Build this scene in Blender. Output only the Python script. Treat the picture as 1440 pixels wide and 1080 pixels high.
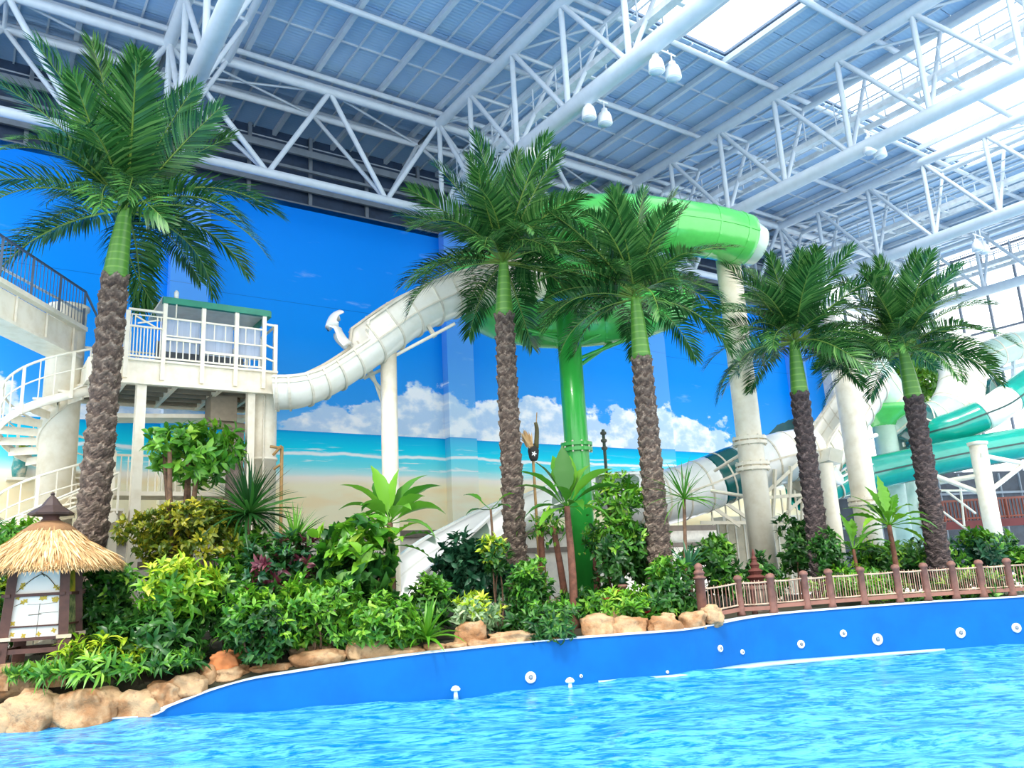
import bpy, math, random
import numpy as np
from mathutils import Matrix, Vector
for o in list(bpy.data.objects): bpy.data.objects.remove(o)
S = bpy.context.scene
COL = S.collection
# ------------------------------------------------------------------ camera
FP, PIT, ROLL, YAW, EYE = 1120.0, math.radians(13.05), math.radians(-3.0), math.radians(34.6), 2.4
CAM = np.array([0, 0, EYE])
cp_, sp_ = math.cos(PIT), math.sin(PIT)
FWD = np.array([math.sin(YAW)*cp_, math.cos(YAW)*cp_, sp_])
_rt = np.array([math.cos(YAW), -math.sin(YAW), 0]); _up = np.cross(_rt, FWD)
RT = math.cos(ROLL)*_rt + math.sin(ROLL)*_up
UP = -math.sin(ROLL)*_rt + math.cos(ROLL)*_up
cam = bpy.data.cameras.new('camera'); camo = bpy.data.objects.new('camera', cam); COL.objects.link(camo)
cam.sensor_width = 36; cam.lens = 36*FP/1440; cam.clip_end = 400
camo.matrix_world = Matrix(((RT[0], UP[0], -FWD[0], 0), (RT[1], UP[1], -FWD[1], 0), (RT[2], UP[2], -FWD[2], EYE), (0, 0, 0, 1)))
S.camera = camo
# ------------------------------------------------------------------ world, sun, exposure
W = bpy.data.worlds.new('sky'); S.world = W; W.use_nodes = True
bg = W.node_tree.nodes['Background']; bg.inputs[0].default_value = (0.965, 0.985, 1.0, 1); bg.inputs[1].default_value = 2.75
sun = bpy.data.lights.new('sun', 'SUN'); suno = bpy.data.objects.new('sun', sun); COL.objects.link(suno)
sun.energy = 3.2; sun.angle = math.radians(9); sun.color = (1.0, 0.96, 0.9)
SUN_FROM = Vector((-0.52, -0.42, 0.98))
suno.rotation_euler = SUN_FROM.to_track_quat('Z', 'Y').to_euler(); suno.location = (-10, -10, 30)
S.view_settings.view_transform = 'Standard'; S.view_settings.look = 'None'
S.view_settings.gamma = 1; S.view_settings.use_curve_mapping = False
S.view_settings.exposure = 0.1
# ------------------------------------------------------------------ geometry helpers
rng = np.random.default_rng(7); random.seed(7)
def ray(x, y): return FWD*FP + RT*(x-720) - UP*(y-540)
def P(x, y, d): return CAM + ray(x, y)*(d/FP)                 # point at a depth along the view axis
def onz(x, y, z): r = ray(x, y); return CAM + r*((z-EYE)/r[2])
def onY(x, y, Y): r = ray(x, y); return CAM + r*(Y/r[1])
def onX(x, y, X): r = ray(x, y); return CAM + r*(X/r[0])
def gd(x, d, z=0.9):                                           # ground point in the column of pixel x at depth d
    y = 540.0
    for _ in range(12):
        p = P(x, y, d); y += (p[2]-z)*FP/d
    return P(x, y, d)
def srgb(r, g, b):
    f = lambda c: (c/12.92 if c <= 0.04045 else ((c+0.055)/1.055)**2.4)
    return (f(r/255), f(g/255), f(b/255), 1.0)
def mesh(name, verts, faces, smooth=False):
    me = bpy.data.meshes.new(name); me.from_pydata([tuple(map(float, v)) for v in verts], [], [tuple(map(int, f)) for f in faces]); me.update()
    if smooth: me.polygons.foreach_set('use_smooth', [True]*len(me.polygons))
    return me
def setm(me, *ms):
    for m in ms: me.materials.append(m)
    return me
def obj(name, me, m=None, parent=None, mw=None):
    if m is not None and not me.materials: me.materials.append(m)
    o = bpy.data.objects.new(name, me); COL.objects.link(o)
    if mw is not None: o.matrix_world = mw
    if parent is not None:
        T = Matrix.Translation(-Vector(parent['_base'])) if '_base' in parent else parent.matrix_basis.inverted()   # thing, or part of a thing
        o.parent = parent
        o.matrix_parent_inverse = T
    return o
def thing(name, label, cat, base=(0, 0, 0), group=None, kind=None):
    o = bpy.data.objects.new(name, None); COL.objects.link(o); o.location = tuple(map(float, base)); o['_base'] = tuple(map(float, base))
    o.empty_display_size = 0.2
    o['label'] = label
    if cat: o['category'] = cat
    if group: o['group'] = group
    if kind: o['kind'] = kind
    return o
def tag(o, label, cat=None, group=None, kind=None):
    if label: o['label'] = label
    if cat: o['category'] = cat
    if group: o['group'] = group
    if kind: o['kind'] = kind
    return o
def stuff(o): o['kind'] = 'stuff'; return o
_unit = {}
def unit_cyl(n, m):
    k = (n, m.name)
    if k not in _unit:
        a = np.linspace(0, 2*math.pi, n, endpoint=False)
        v = [(math.cos(t), math.sin(t), z) for z in (0, 1) for t in a]
        f = [(i, (i+1) % n, n+(i+1) % n, n+i) for i in range(n)] + [tuple(range(n-1, -1, -1)), tuple(range(n, 2*n))]
        me = mesh('round_bar', v, f); me.polygons.foreach_set('use_smooth', [True]*n+[False]*2); me.materials.append(m); _unit[k] = me
    return _unit[k]
def unit_box(m):
    k = ('b', m.name)
    if k not in _unit:
        b = 0.06; v = []; 
        v = [(x, y, z) for x in (-.5, .5) for y in (-.5, .5) for z in (-.5, .5)]
        f = [(0, 1, 3, 2), (4, 6, 7, 5), (0, 4, 5, 1), (2, 3, 7, 6), (0, 2, 6, 4), (1, 5, 7, 3)]
        me = mesh('bar', v, f); me.materials.append(m); _unit[k] = me
    return _unit[k]
def align(a, b, sx, sy, upv=(0, 0, 1), centre=False):
    a, b = Vector(tuple(map(float, a))), Vector(tuple(map(float, b))); d = b-a; L = d.length; zz = d.normalized(); u = Vector(upv)
    if abs(zz.dot(u)) > 0.995: u = Vector((1, 0, 0))
    xx = u.cross(zz).normalized(); yy = zz.cross(xx)
    o = (a+b)/2 if centre else a
    return Matrix(((xx.x*sx, yy.x*sy, zz.x*L, o.x), (xx.y*sx, yy.y*sy, zz.y*L, o.y), (xx.z*sx, yy.z*sy, zz.z*L, o.z), (0, 0, 0, 1)))
def rod(name, a, b, r, m, parent=None, n=8):
    return obj(name, unit_cyl(n, m), None, parent, align(a, b, r, r))
def beam(name, a, b, w, h, m, parent=None):      # rectangular bar, h measured upward
    return obj(name, unit_box(m), None, parent, align(a, b, w, h, centre=True))
def box(name, c, s, m, parent=None, rz=0):
    return obj(name, unit_box(m), None, parent, Matrix.Translation(Vector(tuple(map(float, c)))) @ Matrix.Rotation(rz, 4, 'Z') @ Matrix.Diagonal((s[0], s[1], s[2], 1)))
def spline(pts, n):
    p = np.array(pts, float); p = np.vstack([2*p[0]-p[1], p, 2*p[-1]-p[-2]]); out = []
    seg = len(p)-3
    for t in np.linspace(0, seg, n):
        i = min(int(t), seg-1); f = t-i; a, b, c, d = p[i:i+4]
        out.append(0.5*((2*b)+(-a+c)*f+(2*a-5*b+4*c-d)*f*f+(-a+3*b-3*c+d)*f**3))
    return np.array(out)
def frames(c, up=(0, 0, 1)):
    t = np.gradient(c, axis=0); t /= np.linalg.norm(t, axis=1)[:, None]
    if up[2] == 1 and np.abs(t[:, 2]).mean() > 0.85: up = (0.3, 1.0, 0.0)          # upright stems
    s = np.cross(t, np.array(up, float)); s /= np.linalg.norm(s, axis=1)[:, None]
    return t, s, np.cross(s, t)
def sweep(c, prof, closed=True, caps=False, up=(0, 0, 1), smooth=True):
    """prof: array (k,2) or function of station fraction giving it; columns sideways, upward"""
    t, s, u = frames(c, up); n = len(c); V = []
    for i in range(n):
        pr = np.array(prof(i/(n-1)) if callable(prof) else prof, float)
        V.append(c[i] + pr[:, :1]*s[i] + pr[:, 1:]*u[i])
    k = len(V[0]); V = np.vstack(V); f = []
    kk = k if closed else k-1
    for i in range(n-1):
        for j in range(kk): a = i*k+j; b = i*k+(j+1) % k; f.append((a, b, b+k, a+k))
    if caps: f.append(tuple(range(k-1, -1, -1))); f.append(tuple(range((n-1)*k, n*k)))
    return mesh('swept', V, f, smooth)
def circ(r, n=20, ry=None): a = np.linspace(0, 2*math.pi, n, endpoint=False); return np.c_[np.cos(a)*r, np.sin(a)*(ry or r)]
def lathe(prof, n=24, c=(0, 0, 0), smooth=True, caps=True):
    a = np.linspace(0, 2*math.pi, n, endpoint=False); V = []; f = []
    for r, z in prof: V += [(c[0]+r*math.cos(t), c[1]+r*math.sin(t), c[2]+z) for t in a]
    for i in range(len(prof)-1):
        for j in range(n): f.append((i*n+j, i*n+(j+1) % n, (i+1)*n+(j+1) % n, (i+1)*n+j))
    if caps: f.append(tuple(range(n-1, -1, -1))); f.append(tuple(range((len(prof)-1)*n, len(prof)*n)))
    return mesh('turned', V, f, smooth)
def tape(me, ang=35):
    return me
# ------------------------------------------------------------------ materials
class NT:
    def __init__(s, name):
        s.m = bpy.data.materials.new(name); s.m.use_nodes = True; s.t = s.m.node_tree; s.n = s.t.nodes; s.b = s.n['Principled BSDF']; s.out = s.n['Material Output']
    def add(s, typ, **kw):
        x = s.n.new(typ)
        for k, v in kw.items(): setattr(x, k, v)
        return x
    def link(s, a, b): s.t.links.new(a, b)
    def put(s, sock, v):
        if isinstance(v, bpy.types.NodeSocket): s.link(v, sock)
        else: sock.default_value = v
    def math(s, op, a, b=0.0, c=None, clamp=False):
        x = s.add('ShaderNodeMath', operation=op, use_clamp=clamp); s.put(x.inputs[0], a); s.put(x.inputs[1], b)
        if c is not None: s.put(x.inputs[2], c)
        return x.outputs[0]
    def step(s, v, lo, hi):
        x = s.add('ShaderNodeMapRange', interpolation_type='SMOOTHSTEP'); s.put(x.inputs[0], v); s.put(x.inputs[1], lo); s.put(x.inputs[2], hi); return x.outputs[0]
    def mix(s, f, a, b):
        x = s.add('ShaderNodeMix', data_type='RGBA'); s.put(x.inputs[0], f); s.put(x.inputs[6], a); s.put(x.inputs[7], b); return x.outputs[2]
    def ramp(s, f, stops):
        x = s.add('ShaderNodeValToRGB'); s.put(x.inputs[0], f); e = x.color_ramp.elements
        while len(e) < len(stops): e.new(0.5)
        for k, (p, c) in zip(e, stops): k.position = p; k.color = c
        return x.outputs[0]
    def noise(s, vec=None, scale=5.0, detail=3.0, rough=0.5, dist=0.0):
        x = s.add('ShaderNodeTexNoise'); x.inputs['Scale'].default_value = scale; x.inputs['Detail'].default_value = detail; x.inputs['Roughness'].default_value = rough; x.inputs['Distortion'].default_value = dist
        if vec is not None: s.link(vec, x.inputs['Vector'])
        return x.outputs[0]
    def pos(s): return s.add('ShaderNodeNewGeometry').outputs['Position']
    def objc(s): return s.add('ShaderNodeTexCoord').outputs['Object']
    def xyz(s, v): x = s.add('ShaderNodeSeparateXYZ'); s.link(v, x.inputs[0]); return x.outputs
    def vec(s, x, y, z): c = s.add('ShaderNodeCombineXYZ'); s.put(c.inputs[0], x); s.put(c.inputs[1], y); s.put(c.inputs[2], z); return c.outputs[0]
    def bump(s, h, strength=0.3, dist=0.02):
        x = s.add('ShaderNodeBump'); x.inputs['Strength'].default_value = strength; x.inputs['Distance'].default_value = dist; s.link(h, x.inputs['Height']); s.link(x.outputs[0], s.b.inputs['Normal'])
def pbr(name, col, rough=0.5, metal=0.0, var=0.12, scale=3.0, bump=0.0, bscale=30.0, col2=None, spec=0.5, coat=0.0):
    n = NT(name); v = n.noise(n.pos(), scale, 4.0, 0.6)
    c2 = col2 or tuple(max(0, c*(1-var*2)) for c in col[:3])+(1,)
    c = n.mix(n.step(v, 0.35, 0.75), col, c2); n.link(c, n.b.inputs['Base Color'])
    n.b.inputs['Roughness'].default_value = rough; n.b.inputs['Metallic'].default_value = metal; n.b.inputs['Specular IOR Level'].default_value = spec; n.b.inputs['Coat Weight'].default_value = coat
    if bump: n.bump(n.noise(n.pos(), bscale, 5.0, 0.6), bump, 0.03)
    return n.m
def leafmat(name, stops, rough=0.38, trans=0.28):
    """per-leaf random value picks the leaf's own colour"""
    n = NT(name); a = n.add('ShaderNodeAttribute', attribute_name='rnd'); r = n.add('ShaderNodeObjectInfo').outputs['Random']
    f = n.math('FRACT', n.math('ADD', a.outputs['Fac'], n.math('MULTIPLY', r, 0.0)))
    c = n.ramp(f, stops); n.link(c, n.b.inputs['Base Color']); n.b.inputs['Roughness'].default_value = rough
    tr = n.add('ShaderNodeBsdfTranslucent'); n.link(c, tr.inputs[0]); mx = n.add('ShaderNodeMixShader'); mx.inputs[0].default_value = trans
    n.link(n.b.outputs[0], mx.inputs[1]); n.link(tr.outputs[0], mx.inputs[2]); n.link(mx.outputs[0], n.out.inputs[0])
    return n.m
steel = pbr('white_painted_steel', srgb(186, 200, 212), 0.4, var=0.05)
cream = pbr('cream_painted_steel', srgb(246, 238, 218), 0.4, var=0.06, col2=srgb(232, 221, 196))
white_grp = pbr('white_fibreglass', srgb(240, 240, 234), 0.22, var=0.04, coat=0.4)
cream_grp = pbr('ivory_fibreglass', srgb(240, 236, 222), 0.25, var=0.05, coat=0.3, col2=srgb(232, 228, 210))
pale_grp = pbr('pale_green_fibreglass', srgb(186, 212, 198), 0.25, var=0.05, coat=0.3)
green_grp = pbr('green_fibreglass', srgb(92, 204, 98), 0.22, var=0.06, coat=0.5)
green_col = pbr('green_painted_steel', srgb(52, 170, 66), 0.3, var=0.06, coat=0.3)
teal_grp = pbr('teal_fibreglass', srgb(10, 158, 138), 0.2, var=0.06, coat=0.5)
dteal_grp = pbr('dark_teal_fibreglass', srgb(8, 92, 88), 0.25, var=0.06, coat=0.4)
seam_mat = pbr('dark_rubber_seam', srgb(25, 70, 66), 0.5)
joint_mat = pbr('tan_joint', srgb(226, 217, 196), 0.5)
galv = pbr('grey_steel', srgb(125, 138, 150), 0.45, var=0.1)
dark_mesh = pbr('dark_grey_mesh_steel', srgb(70, 88, 110), 0.5)
# ================================================================== the hall
YW, XE = 27.5, 51.0
ZL, ZU, ZR = 16.3, 20.2, 21.1            # truss lower chord, upper chord, roof panels
# mural print ------------------------------------------------------
n = NT('beach_mural_print'); x, y, z = n.xyz(n.pos())
h = n.math('SUBTRACT', z, 7.6)
sky = n.ramp(n.math('DIVIDE', h, 9.0, clamp=True), [(0, srgb(120, 195, 245)), (0.12, srgb(55, 160, 240)), (0.4, srgb(0, 142, 238)), (1, srgb(0, 122, 226))])
big = n.noise(n.vec(n.math('MULTIPLY', x, 0.17), n.math('MULTIPLY', z, 0.14), 3.3), 1.0, 1.0)
det = n.noise(n.vec(n.math('MULTIPLY', x, 0.55), n.math('MULTIPLY', z, 0.8), 1.0), 1.0, 7.0, 0.58)
side = n.step(x, 7.0, 17.0)
den = n.math('ADD', n.math('MULTIPLY', det, 1.25), n.math('MULTIPLY', big, 1.1))
den = n.math('ADD', den, n.math('MULTIPLY', side, 0.22))
den = n.math('SUBTRACT', den, n.math('MULTIPLY', h, 0.235))
cl = n.step(den, 0.98, 1.06)
shade = n.step(n.noise(n.vec(n.math('MULTIPLY', x, 0.9), n.math('ADD', n.math('MULTIPLY', z, 1.3), 0.5), 7.0), 1.0, 5.0, 0.55), 0.42, 0.62)
ccol = n.mix(shade, srgb(190, 215, 242), srgb(252, 252, 255))
col = n.mix(cl, sky, ccol)
# wisps high up
wz = n.noise(n.vec(n.math('MULTIPLY', x, 0.35), n.math('MULTIPLY', z, 1.6), 9.0), 1.0, 6.0, 0.6)
col = n.mix(n.math('MULTIPLY', n.step(wz, 0.62, 0.78), 0.35), col, srgb(210, 230, 250))
# painted headland
ridge = n.math('MULTIPLY', n.step(x, 32.3, 38.3), n.math('ADD', 2.0, n.math('MULTIPLY', n.noise(n.vec(n.math('MULTIPLY', x, 1.3), 0.0, 0.0), 1.0, 5.0), 0.6)))
mt = n.math('LESS_THAN', h, n.math('SUBTRACT', ridge, 0.12))
mcol = n.mix(n.noise(n.pos(), 3.0, 5.0), srgb(45, 88, 105), srgb(80, 112, 100))
col = n.mix(mt, col, mcol)
sea = n.ramp(n.math('DIVIDE', n.math('SUBTRACT', 7.6, z), 1.75, clamp=True), [(0, srgb(0, 150, 222)), (0.06, srgb(0, 182, 232)), (0.35, srgb(16, 218, 246)), (0.7, srgb(120, 234, 244)), (0.9, srgb(220, 246, 242)), (1, srgb(252, 246, 236))])
wn = n.noise(n.vec(n.math('MULTIPLY', x, 0.45), n.math('MULTIPLY', z, 5.0), 0.0), 1.0, 6.0, 0.6, 0.4)
near = n.step(z, 7.35, 6.7)
sea = n.mix(n.math('MULTIPLY', n.step(wn, 0.56, 0.66), near), sea, srgb(245, 252, 252))
surf = n.math('ABSOLUTE', n.math('SUBTRACT', z, n.math('ADD', 6.62, n.math('MULTIPLY', n.noise(n.vec(n.math('MULTIPLY', x, 0.5), 0, 0), 1.0, 4.0), 0.35))))
sea = n.mix(n.step(surf, 0.085, 0.02), sea, srgb(250, 254, 254))
col = n.mix(n.math('LESS_THAN', h, n.math('MULTIPLY', n.math('LESS_THAN', x, 33.0), 0.0)), col, sea)
shore = n.math('ADD', 5.75, n.math('MULTIPLY', n.noise(n.vec(n.math('MULTIPLY', x, 0.25), 0, 0), 1.0, 2.0), 0.45))
sandc = n.mix(n.step(n.noise(n.vec(n.math('MULTIPLY', x, 0.4), n.math('MULTIPLY', z, 1.5), 0), 1.0, 5.0), 0.4, 0.65), srgb(255, 246, 210), srgb(255, 234, 188))
sandc = n.mix(n.step(n.math('SUBTRACT', shore, z), 0.0, 0.35), srgb(255, 246, 232), sandc)
col = n.mix(n.step(n.math('SUBTRACT', shore, z), -0.12, 0.03), col, sandc)
col = n.mix(n.math('MULTIPLY', n.math('LESS_THAN', n.math('ABSOLUTE', n.math('SUBTRACT', z, 12.4)), 0.012), 0.45), col, srgb(0, 60, 140))
n.link(col, n.b.inputs['Base Color']); n.b.inputs['Roughness'].default_value = 0.45
n.b.inputs['Specular IOR Level'].default_value = 0.1
mural = n.m
pil_m = mural.copy(); pil_m.name = 'beach_mural_print_on_piers'; _t = pil_m.node_tree; _pb = _t.nodes['Principled BSDF']; _src = _pb.inputs['Base Color'].links[0].from_socket
_mx = _t.nodes.new('ShaderNodeMix'); _mx.data_type = 'RGBA'; _mx.inputs[0].default_value = 0.16; _mx.inputs[7].default_value = srgb(190, 222, 246); _t.links.new(_src, _mx.inputs[6]); _t.links.new(_mx.outputs[2], _pb.inputs['Base Color'])
ledge_mat = pbr('grey_ledge', srgb(120, 108, 98), 0.7)
lower_mat = pbr('pale_render', srgb(232, 226, 214), 0.7)
navy = pbr('navy_upper_cladding', srgb(48, 70, 98), 0.6, var=0.15)
def wallbox(name, x0, x1, y0, y1, z0, z1, m, parent=None):
    return box(name, ((x0+x1)/2, (y0+y1)/2, (z0+z1)/2), (x1-x0, y1-y0, z1-z0), m, parent)
back = thing('wall_back', 'long wall printed with a tropical beach, sea and blue sky', None, (18, YW, 0.8), kind='structure')
wallbox('mural_face', -14, 41.3, YW, YW+0.3, 4.0, ZL+0.1, mural, back)
for px in (5.6, 16.2, 27.4, 38.6): wallbox('pilaster', px-0.62, px+0.62, YW-0.42, YW, 4.0, ZL+0.1, pil_m, back)
wallbox('ledge', -14, 41.3, YW-0.25, YW+0.3, 3.75, 4.0, ledge_mat, back)
wallbox('ledge', -14, 41.3, YW-0.12, YW+0.3, 3.0, 3.2, ledge_mat, back)
wallbox('lower_face', -14, 41.3, YW, YW+0.3, 0.7, 3.75, lower_mat, back)
wallbox('white_pier', 41.3, 42.6, YW-0.6, YW+0.3, 0.7, ZL+0.1, lower_mat, back)
upw = thing('wall_upper', 'dark navy cladding recessed above the beach mural', None, (18, 30.5, ZL), kind='structure')
wallbox('cladding', -16, 43, 30.5, 30.8, ZL-0.6, ZR+1.2, navy, upw)
wallbox('shelf', -16, 43, YW, 30.6, ZL-0.1, ZL+0.1, navy, upw)
for k in range(5): beam('service_pipe', (-16, 30.3-0.1*k, ZL+0.7+0.75*k), (43, 30.3-0.1*k, ZL+0.7+0.75*k), 0.12, 0.12 if k % 2 else 0.3, galv, upw)
for k in range(22): beam('stud', (-15+k*2.6, 30.38, ZL), (-15+k*2.6, 30.38, ZR+1), 0.14, 0.14, galv, upw)
# roof ------------------------------------------------------------
n = NT('blue_grey_roof_sheet'); x, y, z = n.xyz(n.pos())
c = n.mix(n.step(n.noise(n.pos(), 0.35, 2.0), 0.35, 0.7), srgb(154, 186, 216), srgb(138, 172, 206)); n.link(c, n.b.inputs['Base Color']); n.b.inputs['Roughness'].default_value = 0.5
n.bump(n.math('SINE', n.math('MULTIPLY', y, 42.0)), 0.35, 0.01); sheet = n.m
n = NT('skylight_sheet'); tr = n.add('ShaderNodeBsdfTransparent'); tr.inputs[0].default_value = (0.97, 0.99, 1, 1); gl = n.add('ShaderNodeBsdfGlossy'); gl.inputs['Roughness'].default_value = 0.2; nz = n.noise(n.pos(), 2.0)
mx = n.add('ShaderNodeMixShader'); n.link(n.math('MULTIPLY', nz, 0.1), mx.inputs[0]); n.link(tr.outputs[0], mx.inputs[1]); n.link(gl.outputs[0], mx.inputs[2]); n.link(mx.outputs[0], n.out.inputs[0]); pane_m = n.m
TX = [4.3, 14.6, 25.3, 36.2, 46.6]
def ystart(xx): return 16.0 if xx < 4.3 else (13.0 if xx < 14.6 else (8.0 if xx < 25.3 else 3.6))
PY = [3.6, 5.55, 7.5, 9.45, 11.4, 13.35, 15.3, 17.25, 19.35, 21.45, 23.55, 25.4, 27.8, 30.6]        # panel rows, every second one on a purlin
XB = [4.3+2.575*k for k in range(-7, 5)] + [14.6+2.675*k for k in range(1, 5)] + [25.3+2.725*k for k in range(1, 5)] + [36.2+2.6*k for k in range(1, 7)]  # leftmost bays, out of view, added to block a sun patch on the mural
def is_sky(xx, yy): return (11.4 < yy < 17.25 and 17.1 < xx < 22.6) or (3 < yy < 17.25 and 27.8 < xx < 40.3)
ceil = thing('ceiling', 'flat roof of blue-grey sheet panels with bright skylight strips', None, (20, 18, ZR), kind='structure')
cells = []
for a, b in zip(XB[:-1], XB[1:]):
    w = (b-a)/3
    for k in range(3):
        for r0, r1 in zip(PY[:-1], PY[1:]):
            cx, cy = a+w*(k+.5), (r0+r1)/2
            if r0 >= ystart(cx)-0.01: cells.append((cx, cy, w, r1-r0))
cells.sort(key=lambda q: q[0]**2+q[1]**2)
cnt = 0; FV = []; FF = []
for cx, cy, w, d in cells:
    if is_sky(cx, cy):
        box('skylight_pane', (cx, cy, ZR+0.08), (w-0.03, d-0.03, 0.03), pane_m, ceil); continue
    if cnt < 290: box('roof_panel', (cx, cy, ZR), (w-0.035, d-0.035, 0.06), sheet, ceil); cnt += 1
    else:
        k = len(FV); hx, hy = w/2-.018, d/2-.018
        FV += [(cx+i*hx, cy+j*hy, ZR+l) for i in (-1, 1) for j in (-1, 1) for l in (-.03, .03)]
        FF += [tuple(k+q for q in f) for f in ((0, 1, 3, 2), (4, 6, 7, 5), (0, 4, 5, 1), (2, 3, 7, 6), (0, 2, 6, 4), (1, 5, 7, 3))]
stuff(obj('far_roof_panels', mesh('far_roof_panels', FV, FF), sheet, ceil))
roofdeck = pbr('roof_deck_backing', srgb(110, 130, 155), 0.7)
for a, b in zip(XB[:-1], XB[1:]):
    # backing deck above the opaque panels
    run = []
    for r0, r1 in zip(PY[:-1], PY[1:]):
        if r0 >= ystart((a+b)/2)-0.01 and not is_sky((a+b)/2, (r0+r1)/2): run.append((r0, r1))
    for r0, r1 in run: wallbox('roof_deck', a, b, r0, r1, ZR+0.12, ZR+0.22, roofdeck, ceil)
for i, xx in enumerate(XB):
    ys = ystart(xx+0.1); heavy = 0.16
    beam('rafter', (xx, ys, ZR-0.16), (xx, 30.6, ZR-0.16), heavy, 0.22, steel, ceil)
    if i < len(XB)-1:
        w = (XB[i+1]-xx)/3
        for k in (1, 2):
            y0_ = ystart(xx+w*k)
            if is_sky(xx+w*k, 15.0):
                y0_ = 17.25
                if 17 < xx < 22.6: beam('glazing_bar', (xx+w*k, 8.0, ZR-0.06), (xx+w*k, 11.4, ZR-0.06), 0.06, 0.1, steel, ceil)
            beam('glazing_bar', (xx+w*k, y0_, ZR-0.06), (xx+w*k, 30.6, ZR-0.06), 0.06, 0.1, steel, ceil)
for j, yy in enumerate(PY):
    x0 = next(xx for xx in (-13.7, 4.3, 14.6, 25.3, 40) if ystart(xx+.1) <= yy+0.01)
    if j % 2 == 1 or yy > 27: rod('purlin', (x0, yy, ZR-0.42), (XE, yy, ZR-0.42), 0.11, steel, ceil, 10)
    elif yy > 17.3 or yy < 9: beam('cross_bar', (x0, yy, ZR-0.06), (XE, yy, ZR-0.06), 0.05, 0.07, steel, ceil)
# trusses ----------------------------------------------------------
catw = pbr('catwalk_grating', srgb(205, 214, 220), 0.5)
ynodes = [25.4, 23.0, 20.1, 17.25, 14.4, 11.5, 8.6, 5.7, 2.8, 0.0]
pipe = pbr('white_round_pipe', srgb(192, 205, 215), 0.35, var=0.04)
tnames = ['above the thatched lantern palm', 'over the curved ivory flume', 'over the green slide top', 'crossing the skylight strip', 'nearest the glass end wall']
for ti, tx in enumerate(TX):
    ys = {0: 9.0, 1: 7.5, 2: 4.0, 3: 2.0, 4: 2.0}[ti]
    t = thing('roof_truss', 'white tubular roof truss with catwalk, ' + tnames[ti], None, (tx, 25.5, ZL), kind='structure', group='main roof trusses')
    rod('lower_chord', (tx, 25.5, ZL), (tx, ys, ZL), 0.27, pipe, t, 20)
    rod('upper_chord', (tx, 25.5, ZU), (tx, ys, ZU), 0.21, pipe, t, 16)
    rod('side_chord', (tx+1.9, 25.5, ZU), (tx+1.9, ys, ZU), 0.13, pipe, t, 10)
    ns = [q for q in ynodes if q > ys-0.01]
    for k, yy in enumerate(ns):
        rod('web_post', (tx, yy, ZL), (tx, yy, ZU), 0.1, pipe, t, 10)
        rod('side_strut', (tx, yy, ZL), (tx+1.9, yy, ZU), 0.08, pipe, t, 8)
        rod('top_tie', (tx, yy, ZU), (tx+1.9, yy, ZU), 0.07, pipe, t, 8)
        if k: rod('web_diagonal', (tx, ns[k-1], ZU), (tx, yy, ZL), 0.09, pipe, t, 10)
        if k and ti > 0: rod('roof_brace', (tx, ns[k-1], ZU), (tx+1.9, yy, ZU), 0.05, pipe, t, 6)
    zc = ZL+1.75
    if ti > 0:
        beam('catwalk_beam', (tx+0.95, 26, zc), (tx+0.95, ys, zc), 0.3, 0.22, catw, t)
        beam('catwalk_beam', (tx+1.9, 26, zc), (tx+1.9, ys, zc), 0.1, 0.22, catw, t)
        for zz in (0.5, 1.0): rod('handrail', (tx+1.95, 26, zc+zz), (tx+1.95, ys, zc+zz), 0.03, pipe, t, 6)
        for zz in (0.5, 1.0): rod('handrail', (tx+0.85, 26, zc+zz), (tx+0.85, ys, zc+zz), 0.03, pipe, t, 6)
        for yy in np.arange(ys+0.5, 26, 1.35):
            rod('rail_post', (tx+0.85, yy, zc), (tx+0.85, yy, zc+1.0), 0.03, pipe, t, 6)
            rod('rail_post', (tx+1.95, yy, zc), (tx+1.95, yy, zc+1.0), 0.03, pipe, t, 6)
            beam('catwalk_tread', (tx+0.9, yy, zc), (tx+1.95, yy, zc), 0.12, 0.05, catw, t)
# truss along the mural wall
t = thing('wall_truss', 'white tubular truss with zigzag webs running along the mural top', None, (18, 25.5, ZL), kind='structure')
rod('lower_chord', (-13.7, 25.5, ZL), (XE, 25.5, ZL), 0.16, pipe, t, 14)
rod('upper_chord', (-13.7, 25.5, ZU), (XE, 25.5, ZU), 0.16, pipe, t, 14)
rod('rear_chord', (-13.7, 27.3, ZU), (XE, 27.3, ZU), 0.14, pipe, t, 12)
beam('eaves_beam', (-13.7, 25.9, ZU+0.35), (XE, 25.9, ZU+0.35), 0.22, 0.3, steel, t)
bx = [-6.0]+TX+[XE]
for a, b in zip(bx[:-1], bx[1:]):
    w = b-a; u = [a, a+w*0.55, b]; l = [a+w*0.33, a+w*0.77]
    for p, q in ((u[0], l[0]), (l[0], u[1]), (u[1], l[1]), (l[1], u[2])):
        up_first = p in u
        zp, zq = (ZU, ZL) if up_first else (ZL, ZU)
        rod('web_diagonal', (p, 25.5, zp), (q, 25.5, zq), 0.1, pipe, t, 10)
        uu, ll = (p, q) if up_first else (q, p)
        rod('rear_diagonal', (uu, 27.3, ZU), (ll, 25.5, ZL), 0.08, pipe, t, 8)
    for uu in u: rod('top_tie', (uu, 25.5, ZU), (uu, 27.3, ZU), 0.07, pipe, t, 8)
    rod('tie_brace', (u[0], 25.5, ZU), (u[1], 27.3, ZU), 0.05, pipe, t, 6); rod('tie_brace', (u[1], 25.5, ZU), (u[2], 27.3, ZU), 0.05, pipe, t, 6)
    rod('tie_brace', (u[0], 27.3, ZU), (u[1], 25.5, ZU), 0.05, pipe, t, 6)
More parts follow.
